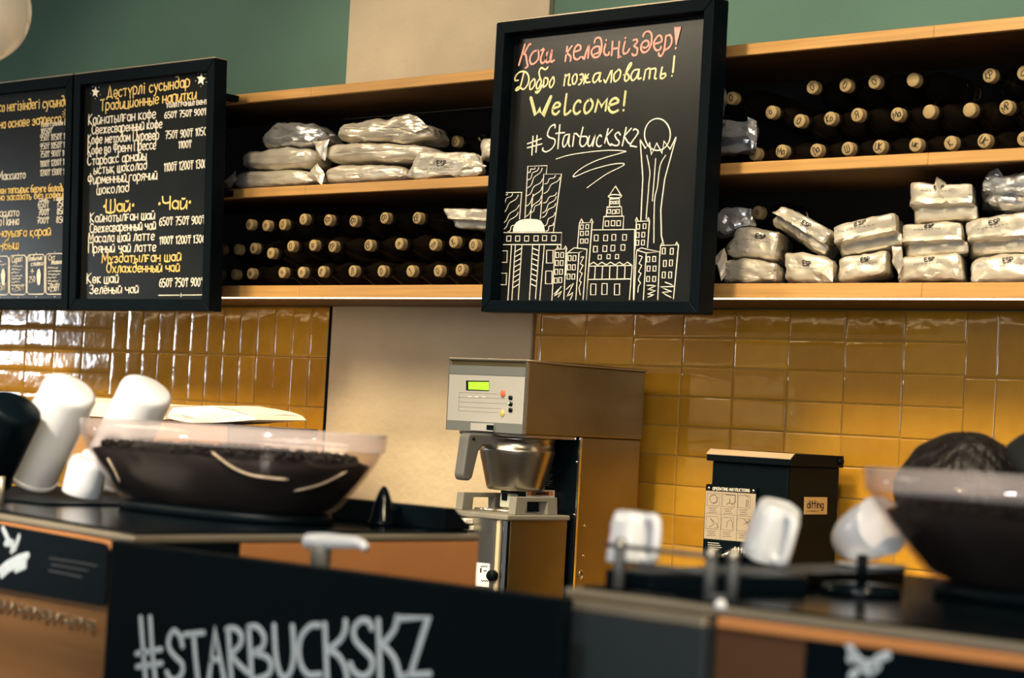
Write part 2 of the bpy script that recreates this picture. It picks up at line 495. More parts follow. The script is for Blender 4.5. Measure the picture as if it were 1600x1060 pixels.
# ------------------------------------------------------------------ back counter
bc = thing('back_counter', 'dark back counter along the tiled wall, hidden behind the coffee machines', 'counter', (-3.5, 3.2, 0))
MB().box(-7, -.2, 3.2, WALL-.01, .86, .90, .004).build('worktop', M_COUNT, bc)
MB().box(-7, -.2, 3.24, WALL-.01, .0, .86).build('cabinet_body', M_BLK, bc)
fc = thing('service_counter', 'dark service counter under the two espresso machines', 'counter', (-1.6, 1.6, 0))
MB().box(-3.6, .4, 1.44, 2.24, .89, .93, .004).build('worktop', M_COUNT, fc)
MB().box(-3.6, .4, 1.50, 2.18, .0, .89).build('cabinet_body', M_BROWN, fc)

# ------------------------------------------------------------------ stroke lettering
G = {}
def gl(s):
    for ln in s.strip().split('\n'):
        ch, wd, st = ln.split(None, 2); G[ch] = (float(wd), pp(st))
gl('''а 4 2,0 .5,1 0,3 .5,5 2,6 3.5,5 4,3 3.5,1 2,0|4,6 4,0
б 4 4,9.5 1.5,8.5 .3,6 0,3 .5,.8 2,0 3.5,.8 4,2.5 3.5,4.5 2,5 .5,4
в 3.8 0,0 0,6 2.5,6 3.3,4.7 2.5,3.2 0,3.2|2.5,3.2 3.8,1.7 2.8,0 0,0
г 3.3 0,0 0,6 3.3,6
ғ 3.3 0,0 0,6 3.3,6|-.8,3 2,3
д 4 .5,9.3 2.8,9.5 4,7 4,3 3.5,.8 2,0 .5,1 0,3 .5,5 2,6 3.8,4.5
е 4 0,3 4,3.4 3.5,5.3 2,6 .5,5 0,3 .5,1 2,0 3.8,1
ё 4 0,3 4,3.4 3.5,5.3 2,6 .5,5 0,3 .5,1 2,0 3.8,1|1.2,7.6 1.2,7.8|2.8,7.6 2.8,7.8
ж 5 0,6 2.5,3 0,0|5,6 2.5,3 5,0|2.5,6 2.5,0
з 3.4 0,5.3 1.5,6 3,5 2.7,3.6 1.2,3.2 3,2.8 3.4,1.2 1.8,0 0,.8
и 4 0,6 0,.8 1,0 2.5,.8 4,4|4,6 4,0
й 4 0,6 0,.8 1,0 2.5,.8 4,4|4,6 4,0|1,7.8 2,7.2 3,7.8
к 3.6 0,6 0,0|3.5,6 0,3 3.6,0
қ 3.8 0,6 0,0|3.5,6 0,3 3.6,0 3.8,-1.8
л 4 0,0 1,.5 1.8,6 4,6 4,0
м 5 0,0 .5,6 2.5,1.5 4.5,6 5,0
н 4 0,6 0,0|4,6 4,0|0,3 4,3
ң 4.4 0,6 0,0|4,6 4,0 4.4,-1.5|0,3 4,3
о 4 2,0 .5,1 0,3 .5,5 2,6 3.5,5 4,3 3.5,1 2,0
ө 4 2,0 .5,1 0,3 .5,5 2,6 3.5,5 4,3 3.5,1 2,0|0,3 4,3
п 4 0,0 0,6 4,6 4,0
р 4 0,-3 0,6 2.5,6 4,4.5 3.8,1.5 2.2,0 0,.8
с 3.8 3.8,5 2,6 .5,5 0,3 .5,1 2,0 3.8,1
т 4 0,6 4,6|2,6 2,0
у 4 0,6 2,1.5|4,6 1.5,-2.5 .2,-3
ү 4 0,6 2,2|4,6 2,2 2,-3
ұ 4 0,6 2,2|4,6 2,2 2,-3|.4,0 3.6,0
ф 5 2.5,8 2.5,-3|2.5,5.5 .8,5.5 0,3 .8,.8 2.5,.6 4.2,.8 5,3 4.2,5.5 2.5,5.5
х 4 0,6 4,0|4,6 0,0
ч 4 0,6 .3,3.5 2,2.8 4,3.5|4,6 4,0
ц 4.4 0,6 0,0 4,0 4,6|4,0 4.4,0 4.4,-1.5
ш 5 0,6 0,0 5,0 5,6|2.5,6 2.5,0
ы 4.6 0,6 0,0 2,0 3,1.5 2,3 0,3|4.6,6 4.6,0
ь 3.3 0,6 0,0 2.2,0 3.3,1.5 2.2,3 0,3
э 4 0,5 2,6 3.6,5 4,3 3.6,1 2,0 0,1|1.2,3.1 4,3.1
ю 5.5 0,6 0,0|0,3 1.5,3|3.5,0 2,1 1.5,3 2,5 3.5,6 5,5 5.5,3 5,1 3.5,0
я 4 4,0 4,6 1.5,6 .3,4.7 1.5,3.2 4,3.2|2,3.2 0,0
ә 4 0,4.6 .7,5.6 2,6 3.5,5 4,3 3.5,1 2,0 .5,1 0,2.8 4,2.8
і 1.6 .8,6 .8,0|.8,7.8 .8,8.1
Д 6 0,-1 .3,.6 5.6,.6 6,-1|1,.6 2.8,10 4.8,.6
Р 4.5 0,0 0,10 3,10 4.5,8 3.5,5.4 0,5
0 4 2,0 .6,1.5 0,5 .6,8.5 2,10 3.4,8.5 4,5 3.4,1.5 2,0
1 2 0,8 1.4,10 1.4,0
2 4 0,8 1.2,10 3,10 4,8 3.4,5.5 0,0 4,0
3 4 0,10 3.8,10 1.8,6.2 3.6,5 4,2.4 2.2,0 0,1
5 4 3.8,10 .4,10 .2,5.8 2.4,6 4,4 3.5,1 1.6,0 0,.8
6 4 3.6,9.6 1.4,8.6 0,4 .6,1 2,0 3.6,1 4,3 3.2,5 1.6,5.2 .2,3.6
7 4 0,10 4,10 1.5,0|.8,5 3.4,5
8 4 2,5.4 .4,7.4 2,10 3.6,7.4 2,5.4 0,2.6 2,0 4,2.6 2,5.4
9 4 .6,.3 2.6,1.2 4,6 3.4,9 2,10 .4,9 0,7 .8,5 2.4,4.8 3.8,6.4
₸ 4.6 0,10 4.6,10|0,7.8 4.6,7.8|2.3,7.8 2.3,0
+ 4 2,1.5 2,6.5|-.2,4 4.2,4
· 1 .5,5 .5,5.3
A 5 0,0 2.5,10 5,0|1,3.5 4,3.5
C 4.6 4.6,8.5 2.6,10 .6,8.4 0,5 .6,1.6 2.6,0 4.6,1.5
E 4.2 4.2,10 0,10 0,0 4.2,0|0,5.2 3.6,5.2
G 5 4.6,8.5 2.6,10 .6,8.4 0,5 .6,1.6 2.6,0 4.8,1 4.8,4.6 3,4.6
I .8 .4,0 .4,10
N 4.8 0,0 0,10 4.8,0 4.8,10
O 5 2.5,0 .6,1.6 0,5 .6,8.4 2.5,10 4.4,8.4 5,5 4.4,1.6 2.5,0
P 4.2 0,0 0,10 3,10 4.2,7.8 3,5.4 0,5.2
R 4.4 0,0 0,10 3,10 4.2,7.8 3,5.4 0,5.2|2.4,5.2 4.4,0
S 4.2 4,8.6 2.2,10 .4,8.6 .4,6.6 2.2,5.2 4,3.6 4,1.4 2,0 0,1.4
T 4.6 0,10 4.6,10|2.3,10 2.3,0
U 4.6 0,10 0,2.4 1,.4 2.3,0 3.6,.4 4.6,2.4 4.6,10
W 6.6 0,10 1.6,0 3.3,7 5,0 6.6,10
d 4 4,10 4,0|4,1 2,0 .5,1 0,3 .5,5 2,6 4,5
i .8 .4,6 .4,0|.4,8.2 .4,8.5
t 3 1.5,10 1.5,0|0,6.4 3,6.4
n 3.6 0,6 0,0|0,4.4 1.8,6 3.6,4.6 3.6,0
g 4 4,6 4,-2 2,-3.2 .2,-2.2|4,1 2,0 .5,1 0,3 .5,5 2,6 4,5''')

def glyph(ch):
    if ch in G: return G[ch]
    lo = ch.lower()
    if lo in G:
        wd, st = G[lo]
        if lo == 'ф': return wd*1.2, [[(x*1.2, max(0, y+2)*1.05) for x, y in p] for p in st]
        k = 1.62
        return wd*1.3, [[(x*1.3, y*k if y > 0 else y) for x, y in p] for p in st]
    return 3, []

def layout(txt, gap=1.6):
    x = 0; out = []
    for ch in txt:
        if ch == ' ': x += 3.2; continue
        wd, st = glyph(ch)
        out += [[(x+a, b) for a, b in p] for p in st]
        x += wd+gap
    return max(x-gap, 1e-6), out

def put_text(mb, txt, p0, p1, h, w_, proj, n, jit=0.0, gap=1.6, seed=0):
    """letter txt on a surface: baseline from photo pixel p0 to p1, capital height h pixels"""
    wd, st = layout(txt, gap); rnd = random.Random(seed+len(txt))
    a = proj(*p0); b = proj(*p1); mid = ((p0[0]+p1[0])/2, (p0[1]+p1[1])/2)
    up = proj(mid[0]+h*.045, mid[1]-h)-proj(*mid)
    up = Vector((0, up.y, up.z))/10
    ex = (b-a)/wd
    for s_ in st:
        dx, dy = rnd.uniform(-jit, jit), rnd.uniform(-jit, jit)
        mb.stroke([a+ex*(x+dx)+up*(y+dy) for x, y in smooth_path(s_, 2) ], w_, n)

# ------------------------------------------------------------------ menu boards
MK = -.0465                   # the menu boards lean out at the top
def menu_plane(dy=0):
    p0 = Vector((-4.6, 3.40+dy, 1.73)); n = Vector((0, -1, MK)).normalized()
    return p0, n
def board(name, label, x0, x1, z0, z1, yf, lean, fw=.030, depth=.042, rec=.016, cat='menu board'):
    t = thing(name, label, cat, ((x0+x1)/2, yf, z0), None)
    sh_ = Matrix.Identity(4)
    if lean: sh_[1][2] = lean; sh_[1][3] = -lean*z0
    mb = MB()
    mb.prism([(x0, z0), (x1, z0), (x1-fw, z0+fw), (x0+fw, z0+fw)], 1, yf, yf+depth, .002, sh_)
    mb.prism([(x0, z1), (x1, z1), (x1-fw, z1-fw), (x0+fw, z1-fw)], 1, yf, yf+depth, .002, sh_)
    mb.prism([(x0, z0), (x0, z1), (x0+fw, z1-fw), (x0+fw, z0+fw)], 1, yf, yf+depth, .002, sh_)
    mb.prism([(x1, z0), (x1, z1), (x1-fw, z1-fw), (x1-fw, z0+fw)], 1, yf, yf+depth, .002, sh_)
    mb.build('frame', M_BLK, t)
    MB().box(x0+fw-.004, x1-fw+.004, yf+rec, yf+depth-.004, z0+fw-.004, z1-fw+.004, 0, 1, sh_).build('board_panel', M_BOARD, t)
    # stand-off brackets that carry the board on the shelf edges
    for x in (x0+.10, x1-.10):
        for zc in (2.046, 2.295):
            y = yf+depth+(lean*(zc-z0) if lean else 0)
            MB().box(x-.012, x+.012, y-.001, SHF, zc-.008, zc+.008, .001).build('wall_bracket', M_BLK, t)
    MB().box(x0+.002, x1-.002, yf+.001, yf+depth, z1, z1+.004, .001, 1, sh_).build('top_highlight', M_TRIM, t)  # pale strip painted in as the highlight along the frame top
    return t
mb_r = board('menu_board', 'black framed menu board headed by two yellow lines between white stars', -4.800, -4.200, 1.730, 2.370, 3.40, MK)
mb_l = board('menu_board', 'black framed menu board with boxed notes along its foot, cut off by the left edge', -5.407, -4.807, 1.730, 2.370, 3.40, MK)
MP0, MN = menu_plane(.0155)
def mproj(x, y): return on(x, y, MP0, MN)
WH, YE = MB(), MB()
T = [
 (YE, 'Дәстүрлі сусындар', (167.5, 153.6), (296, 136), 19, .0019), (YE, 'Традиционные напитки', (157, 173.5), (306.5, 155), 18, .0019),
 (WH, 'ТОЛЛ ГРАНДЕ ВЕНТ', (260, 168.4), (324, 162.3), 6.5, .0013), (WH, 'Кайнатылған кофе', (138.5, 195.5), (243.4, 184.6), 17, .0017),
 (WH, '650₸ 750₸ 900₸', (257.6, 185.3), (323.5, 179.6), 10, .0014), (WH, 'Свежесваренный кофе', (143.8, 210.2), (253, 200), 15.5, .0017),
 (WH, 'Кофе методом Пуровер', (137.7, 226), (248, 217.6), 16, .0017), (WH, '750₸ 900₸ 1050', (259, 217.4), (322.6, 211.3), 12, .0014),
 (WH, 'Кофе во Френч Прессе', (137.7, 242), (243.4, 233), 16, .0017), (WH, '1100₸', (279.6, 232), (299.3, 230.6), 11, .0014),
 (WH, 'Старбакс арнайы', (137, 258.9), (228.7, 249.8), 16, .0017), (WH, 'ыстық шоколад', (147, 272.6), (229, 264.7), 15.5, .0017),
 (WH, '1100₸ 1200₸ 1300', (257, 268), (322.6, 262.3), 13, .0014), (WH, 'Фирменный горячий', (138, 288.3), (245.6, 280.4), 16, .0017),
 (WH, 'шоколад', (152, 304), (201, 299.6), 16, .0017),
 (YE, 'Шай', (166.4, 331.6), (202.6, 330), 20, .0026), (YE, 'Чай', (253.6, 328), (292, 326.2), 21, .0026),
 (WH, 'Кайнатылған шай', (141.5, 348), (242, 342.3), 15.5, .0017), (WH, '650₸ 750₸ 900₸', (249.5, 353), (321, 349.7), 12.5, .0015),
 (WH, 'Свежесваренный чай', (140.8, 363.8), (243.4, 358.3), 15, .0017), (WH, 'Масала шай латте', (138.6, 379.6), (241, 375.2), 15.5, .0017),
 (WH, '1100₸ 1200₸ 1300', (249.5, 382), (320.4, 379.6), 12, .0015), (WH, 'Пряный чай латте', (138.6, 395.3), (243.4, 392.3), 15.5, .0017),
 (YE, 'Мұздатылған шай', (159.6, 411), (282.5, 407.5), 16, .0018), (YE, 'Охлажденный чай', (167, 426.3), (280.7, 424.4), 15.5, .0018),
 (WH, 'Көк шай', (136.5, 443), (185.2, 441.9), 16, .0017), (WH, '650₸ 750₸ 900₸', (249.5, 448.9), (318.8, 447.5), 13, .0015),
 (WH, 'Зелёный чай', (140.4, 459.3), (216.2, 457.7), 14.5, .0017)]
for i, (b_, s_, p0, p1, h, w_) in enumerate(T): put_text(b_, s_, p0, p1, h, w_, mproj, MN, .25, seed=i)
for x, y in ((163.0, 323), (207.8, 321), (249, 319), (296.6, 316.4)):
    YE.stroke([mproj(x, y), mproj(x+.8, y-.8)], .0045, MN)
WH.stroke([mproj(248, 461.8), mproj(281, 461.5)], .0012, MN); WH.stroke([mproj(285, 461.4), mproj(318, 461.1)], .0012, MN)
WH.stroke([mproj(283, 459), mproj(283, 464)], .0014, MN)
def star(mb, cx, cy, r, proj, n):
    pts = []
    for k in range(10):
        a = -pi/2+k*pi/5+.1; q = r if k % 2 == 0 else r*.45
        pts.append(proj(cx+q*cos(a)*.82, cy+q*sin(a)*1.15))
    mid = proj(cx, cy); o = n*.0012
    mb.add([p+o for p in pts]+[mid+o], [[k, (k+1) % 10, 10] for k in range(10)])
    for k in range(5):
        a = -pi/2+k*2*pi/5+.72; x, y = cx+r*.95*cos(a), cy+r*1.2*sin(a)
        mb.stroke([proj(x, y), proj(x+.5*cos(a), y+.5*sin(a))], .0011, n)
star(WH, 149.6, 144.2, 8, mproj, MN); star(WH, 314.7, 124, 9, mproj, MN)
build_words(WH, 'white_lettering', M_CHW, mb_r); build_words(YE, 'yellow_lettering', M_CHY, mb_r)

WH, YE = MB(), MB()
T = [(YE, 'со негізіндегі сусындар', (-2, 175), (111.5, 165), 17, .0019), (YE, 'на основе эспрессо', (-1, 201), (95.5, 191.5), 16, .0019),
 (WH, 'Толл Гранде Вен', (63.4, 198.7), (111.2, 194.3), 8, .0012), (WH, '1050₸', (64.5, 210), (81.5, 208), 8.5, .0013)]
for y0, y1, s_ in ((220.4, 217, '950₸ 1050₸ 1150'), (234, 229.6, '950₸ 1050₸ 1150'), (246.4, 242.6, '750₸ 900₸ 1050'), (261, 256.8, '1100₸ 1200₸ 1300'), (275.2, 272.4, '1200₸ 1300₸ 1350')):
    T.append((WH, s_, (63.2, y0), (111, y1), 9.5, .0011))
T += [(WH, 'Маккиато', (-2, 281.5), (39.6, 279.2), 14, .0017), (YE, 'нан тапсырыс беруге болады', (-2, 303), (100.7, 298.5), 12, .0016),
 (YE, 'но заказать без кофеина', (-2, 313.6), (109, 308.7), 12, .0016), (WH, 'Соло', (62, 314.6), (74, 314), 5, .0011), (WH, 'Доппио', (88, 312.8), (102, 312), 6, .0011),
 (WH, '650₸', (60, 324.8), (76.5, 324.3), 10, .0014), (WH, '750₸', (89, 323.8), (106.2, 323), 10, .0014), (WH, 'ккиато', (-1, 339.3), (29.9, 337.7), 14, .0017),
 (WH, '700₸', (60.7, 336.6), (76.8, 336.1), 9.5, .0014), (WH, '850₸', (89.2, 335.3), (106, 334.8), 9.5, .0014), (WH, 'а Панна', (-1, 352.4), (29.4, 351.3), 14, .0017),
 (WH, '700₸', (58.4, 349.7), (76.5, 349.2), 9.5, .0014), (WH, '850₸', (88.3, 348.4), (106, 348), 9.5, .0014), (YE, 'науызға қарай', (-1, 370.6), (78.8, 367.8), 14.5, .0019),
 (YE, 'ңбыш', (-1, 389.8), (29, 388.7), 15, .0019),
 (WH, 'Сироп', (18.6, 411), (35, 408.5), 10, .0012), (WH, 'Взбитые', (45.5, 408), (66, 406), 8, .0012), (WH, 'сливки', (49, 416), (67.5, 414.5), 8, .0012),
 (WH, 'Сүт', (76, 407), (86, 405.5), 8, .0012), (WH, 'Молоко', (81, 413.5), (96.5, 412), 7, .0012), (WH, '+250₸', (75, 456), (93, 454.6), 10, .0009),
 (WH, '250', (45.5, 441.5), (55, 441), 9, .0009), (WH, '50₸', (0, 453.5), (9, 453), 10, .0009), (WH, '+250₸', (18.5, 455.5), (38, 453.8), 9, .0009)]
for i, (b_, s_, p0, p1, h, w_) in enumerate(T): put_text(b_, s_, p0, p1, h, w_, mproj, MN, .25, seed=i)
for k in range(12):
    a = k*pi/6; YE.stroke([mproj(105.3+4.5*cos(a), 178.5+5*sin(a)), mproj(105.3+8*cos(a), 178.5+9*sin(a))], .0009, MN)
YE.stroke([mproj(105.3+3*cos(k*pi/5), 178.5+3.5*sin(k*pi/5)) for k in range(11)], .0011, MN)
for x0, x1, y0, y1 in ((-14, 14, 401, 461), (15.4, 41.4, 399.6, 460.6), (43, 70.2, 398.4, 460), (72, 99.4, 396.8, 460)):
    c = 3
    ps = [(x0+c, y0), (x1-c, y0-.6), (x1, y0+c), (x1-.4, y1-c), (x1-c-.4, y1), (x0+c-.4, y1), (x0-.4, y1-c), (x0, y0+c), (x0+c, y0)]
    WH.stroke([mproj(*p) for p in ps], .0014, MN)
    for yy in (y0-3, y1+4): WH.stroke([mproj((x0+x1)/2, yy), mproj((x0+x1)/2+.5, yy)], .0011, MN)
rnd = random.Random(3)
for x0, x1, ys in ((18, 38, (416, 421, 426, 431, 436, 441, 446)), (75, 96, (419, 424, 429, 434, 439, 444, 449)), (0, 11, (409, 414))):
    for y in ys:
        x = x0; e = x1-rnd.uniform(0, 9); pts = []
        while x < e: pts.append((x, y+rnd.uniform(-1.4, 1.4))); x += 1.1
        if len(pts) > 1: WH.stroke([mproj(*p) for p in pts], .0009, MN)
WH.stroke([mproj(48, 424), mproj(53.5, 424)], .0012, MN); WH.stroke([mproj(50.7, 420.5), mproj(50.7, 427.5)], .0012, MN)
for cx in (61, 5.5):
    pts = [(cx-3.5, 430), (cx-1.8, 422), (cx+1, 419.5), (cx+2.5, 424), (cx+3.5, 430), (cx+2.2, 444), (cx, 446.5), (cx-2.2, 444)]
    q = [mproj(*p)+MN*.0012 for p in pts]; WH.add(q, [list(range(8))])
build_words(WH, 'white_lettering', M_CHW, mb_l); build_words(YE, 'yellow_lettering', M_CHY, mb_l)

# ------------------------------------------------------------------ the welcome chalkboard
cb = board('chalkboard', 'large black chalkboard with a pink, cream and green welcome above a skyline', -3.250, -2.640, 1.733, 2.381, 3.40, 0, .026, .05, .034, 'chalkboard')
CN = Vector((0, -1, 0))
def cproj(x, y): return at(x, y, 1, 3.4335)
def trace(mb, s, off, sc, w_, smooth=3, proj=cproj, n=CN):
    for st in pp(s):
        q = smooth_path(st, smooth) if smooth > 1 else st
        mb.stroke([proj(off[0]+x/sc, off[1]+y/sc) for x, y in q], w_, n)
PK, CR, GR, WH = MB(), MB(), MB(), MB()
A_, B_, C_ = (800, 30), (920, 30), (800, 110)
trace(PK, '205,390 110,720|300,395 270,400 190,540|165,545 215,560 240,700 250,735 215,765|410,490 340,510 285,600 290,690 340,700 410,630 420,520 400,490|460,490 500,470 450,620 470,690 520,650 560,490|560,490 530,640 560,680 610,620 625,480|625,480 600,610 620,670 665,640|865,430 835,660|940,420 850,540|870,540 920,590 915,655|985,510 1070,480 1070,420 1020,410 970,500 975,610 1030,630 1075,590|1100,590 1130,620 1160,520 1210,390|1210,390 1190,610', A_, 10, .0026)
trace(PK, '90,370 110,310 160,290 200,340 200,480 160,580 90,600 45,540 60,470 120,430 170,440 160,520 90,550|265,390 240,500 260,560 310,560 320,520|275,328 275,335|375,350 360,570|480,350 465,560 500,590 460,600|375,470 475,450|570,350 540,480 550,540 600,530 640,465|575,292 575,300|700,330 750,320 760,360 710,420 760,460 750,550 700,570 680,540|850,270 880,210 940,190 985,250 975,400 920,500 850,520 815,450 850,360 920,340 940,400 890,450 850,440|1035,390 1140,350 1130,270 1090,260 1030,340 1020,430 1060,490 1120,470 1130,430|1210,260 1180,480 1140,570 1100,570 1095,530|1215,270 1270,250 1300,330 1270,430 1190,490|1362,448 1360,460', B_, 10, .0026)
q = [cproj(920+x/10, 30+y/10)+CN*.0012 for x, y in ((1338, 118), (1450, 118), (1378, 405), (1360, 405))]
PK.add(q, [[0, 1, 2, 3]])
trace(CR, '100,155 50,160 60,90 130,25 220,30 265,110 250,220 180,300 110,260 60,300 80,315 130,260 190,30|340,140 290,200 280,290 310,295 355,230 360,150 335,135|565,-50 520,-10 460,-40 425,30 440,120 460,180 420,280 385,280 390,200 440,130|470,230 440,310 400,355 370,340 420,325|505,120 490,260|505,120 560,130 550,220 490,270|640,110 595,180 590,255 620,265 660,190 655,115 635,105|835,70 815,240|830,110 890,60 900,90 880,220 920,230|990,60 950,110 950,200 980,215 1015,150 1015,75 985,60|1065,70 1100,60 1115,110 1080,200 1045,225|1150,60 1125,215|1200,60 1150,130 1160,190 1225,185|1075,145 1190,120|1380,40 1300,60 1265,150 1290,195 1350,130 1385,40 1365,170 1400,165', C_, 10, .0022)
trace(CR, '240,950 265,990 310,900 360,800 350,990|470,790 400,860 395,950 420,975 480,920 500,820 465,785|550,870 600,820 670,710 650,690 600,780 560,930 590,970 630,920 610,860 560,860|790,790 710,800 660,890 680,960 740,920 790,800 770,930 820,920|890,790 860,950|890,800 940,770 960,800 945,930|960,790 1030,770 1050,800 1030,920 1060,930|1150,750 1120,900 1150,930 1200,890 1190,850 1130,870|1302,882 1300,890', B_, 10, .0022)
trace(CR, '1340,580 1315,830', B_, 10, .0026)
trace(GR, '295,430 365,700 435,610 485,700 610,410', C_, 10, .0046, 1)
trace(GR, '640,600 750,560 730,510 680,520 640,590 640,670 690,690 740,640|855,370 820,670 870,680 920,630|1075,500 1040,475 980,540 965,640 1010,685 1070,640|1215,455 1150,520 1130,620 1160,675 1230,620 1265,530 1240,470 1215,455', C_, 10, .0032)
trace(GR, '1300,650 1350,460 1400,570 1485,450 1465,630', C_, 10, .0032, 1)
trace(GR, '850,660 905,640 890,615 860,630 845,680 870,705 905,690|950,572 940,660|938,688 937,691', (740, 0), 4, .0032)
D_ = (810, 170)
trace(WH, '185,345 170,580|235,335 222,545|115,440 290,375|115,490 295,440|460,240 455,200 400,230 365,320 390,360 450,380 460,430 420,500 350,540 305,520 310,490|520,200 495,500|470,310 580,300|630,320 580,340 555,430 570,480 610,430 640,320 630,440 645,475|700,310 680,470|690,340 720,310 760,350|810,230 770,410 790,470 830,460 865,400 850,350 790,350|890,340 870,440 890,470 920,440 960,330|960,330 930,470|1040,350 1020,330 985,380 980,450 1010,475 1040,460|1125,250 1080,430|1180,260 1100,350|1105,360 1130,440 1160,460|1275,330 1250,295 1210,330 1230,380 1260,410 1250,455 1200,460 1160,440|1350,235 1300,465|1415,245 1320,350|1330,355 1370,420 1400,440|1440,270 1460,255 1500,300 1400,450 1440,470 1480,480', D_, 8, .0018)
trace(WH, '475,630 640,580 900,540 1150,520 1325,530 1320,545 1000,640 800,740 695,830 710,850 900,770 1150,700 1310,685 1300,720 1100,820 860,990', D_, 8, .0012)
# the tower with the ball
E_ = (960, 170)
WH2 = MB()
trace(WH2, ' '.join('%.1f,%.1f' % (325+97*cos(a*pi/12), 195+120*sin(a*pi/12)) for a in range(25)), E_, 4.817, 0.00156, 2)
trace(WH2, '195,235 235,300 265,255 280,345 320,260 360,335 375,245 420,305 465,215|195,235 215,520 200,845|465,220 380,530 350,760 355,960 370,1020', E_, 4.817, 0.00140, 1)
trace(WH2, '245,350 268,470 262,560 240,830|312,375 300,540 287,695|388,350 345,430 325,590 303,700 298,1010', E_, 4.817, 0.00109, 3)
F_ = (740, 240)
L1 = '178,245 302,243 288,410|178,245 168,490|322,405 340,80 462,76 455,125|418,410 440,130 550,128 500,490|373,255 355,410|148,495 552,495 548,570 145,570 148,495|145,570 115,920|238,575 215,918|262,575 240,920|303,575 280,915|370,575 350,915|412,575 388,910|443,575 415,920|548,570 545,600|510,600 490,920|510,600 580,598 565,915|520,600 525,580 535,600|565,598 575,580 585,598|587,622 660,620 640,915|587,622 578,760|587,622 630,590 710,598 660,620|710,598 685,915|662,435 742,432 705,915|662,435 650,590|665,432 675,410 686,432|728,432 738,410 748,432|742,478 1008,475|722,705 992,700 986,785 716,788|762,705 757,785|808,705 803,785|853,704 850,785|900,704 897,785|948,703 944,785|725,695 750,680 775,698 802,680 830,697 857,680 885,697 912,680 938,697 962,680 988,697|722,705 705,915|992,700 975,915|1008,475 1000,915|808,472 815,395 940,392 935,472|830,390 835,335 925,333 928,390|850,332 852,285 912,283 914,332|850,262 888,205 922,260|1018,425 1100,422 1088,590|1018,425 1010,600|1012,422 1020,402 1029,422|1085,422 1093,402 1101,422|1020,605 1050,590 1080,598 1165,615 1080,622 1020,605|1020,605 1003,915|1080,622 1062,915|1165,615 1152,915|1170,575 1282,572 1250,910|1170,575 1166,640|1172,572 1182,555 1190,572|1262,572 1270,555 1280,572'
trace(WH2, L1, F_, 4, 0.00101, 1)
trace(WH2, ' '.join('%.1f,%.1f' % (885+42*cos(a*pi/8), 268+11*sin(a*pi/8)) for a in range(17)), F_, 4, 0.00117, 1)
def wins(lst, a, b):
    for x, y in lst:
        trace(WH2, '%g,%g %g,%g %g,%g %g,%g %g,%g' % (x-a, y-b, x+a, y-b, x+a*.9, y+b, x-a*1.1, y+b, x-a, y-b), F_, 4, 0.00086, 1)
wins([(172, 532), (222, 532), (277, 532), (333, 532), (392, 531), (445, 530), (503, 530)], 13, 16)
wins([(182, 645), (178, 785)], 30, 36); wins([(478, 645), (472, 775)], 20, 40)
wins([(525, 635), (555, 635), (522, 685), (552, 685), (518, 740), (548, 740), (515, 795), (543, 792)], 9, 16)
wins([(602, 655), (632, 655), (598, 712), (628, 712), (595, 770), (625, 770)], 9, 16)
wins([(678, 460), (712, 458), (678, 500), (710, 498), (678, 548), (707, 547)], 9, 13)
wins([(768, 528), (827, 528), (878, 525), (945, 525), (763, 598), (822, 595), (872, 592), (935, 588)], 12, 18)
wins([(790, 648), (845, 645), (898, 645)], 10, 13); wins([(750, 850), (820, 848), (898, 850)], 16, 34)
wins([(835, 438), (873, 436), (908, 436)], 11, 16); wins([(848, 362), (877, 365), (903, 362)], 9, 12); wins([(862, 307), (882, 307), (900, 306)], 6, 8)
wins([(1030, 458), (1070, 455), (1027, 510), (1062, 508), (1025, 558), (1060, 557)], 9, 15)
wins([(1093, 662), (1130, 660), (1095, 720), (1132, 720), (1092, 785), (1130, 785)], 9, 16)
wins([(1190, 610), (1240, 612), (1197, 688), (1235, 685), (1190, 760), (1230, 760)], 9, 19)
def wavy(x0, y0, x1, y1):
    n = 9; pts = []
    for i in range(n+1):
        t = i/n; o = 7*sin(t*3*pi); L = sqrt((x1-x0)**2+(y1-y0)**2)
        pts.append('%.1f,%.1f' % (x0+(x1-x0)*t-(y1-y0)/L*o, y0+(y1-y0)*t+(x1-x0)/L*o))
    trace(WH2, ' '.join(pts), F_, 4, 0.00101, 1)
for w_ in ((182, 275, 212, 250), (178, 320, 245, 250), (178, 375, 280, 260), (178, 440, 285, 322), (180, 478, 280, 368), (215, 488, 270, 430),
           (342, 118, 385, 88), (342, 165, 408, 88), (340, 215, 430, 92), (335, 265, 432, 160), (330, 330, 430, 210), (328, 395, 425, 265), (360, 370, 420, 300),
           (446, 190, 512, 138), (442, 250, 540, 150), (438, 310, 520, 245), (432, 372, 518, 270), (430, 400, 515, 312), (440, 455, 510, 370), (455, 485, 500, 435)): wavy(*w_)
for y in range(600, 850, 32):
    trace(WH2, '%g,%g %g,%g' % (258-(y-600)*.045, y+16, 298-(y-600)*.07, y-6), F_, 4, 0.00117, 1)
    trace(WH2, '%g,%g %g,%g' % (368-(y-600)*.045, y-8, 408-(y-600)*.07, y+8), F_, 4, 0.00117, 1)
trace(WH2, '672,650 690,645 668,690 685,700 664,740 680,750 662,795 674,805 660,840 668,885|1035,640 1055,648 1035,690 1052,700 1032,740 1048,750 1030,790 1045,810 1032,830 1028,868', F_, 4, 0.00101, 2)
trace(WH2, '505,880 550,830 508,892 552,862 530,898|580,850 625,812 585,895 622,870 605,915|1085,825 1140,828 1090,850 1138,858 1088,880 1128,885 1090,898|1198,805 1258,832 1170,835 1240,865 1180,868 1235,900', F_, 4, 0.00109, 2)
dm = [cproj(740+x/4, 240+y/4)+CN*.0013 for x, y in ((248, 490), (250, 465), (262, 440), (285, 420), (310, 412), (355, 409), (400, 412), (425, 422), (440, 445), (450, 490))]
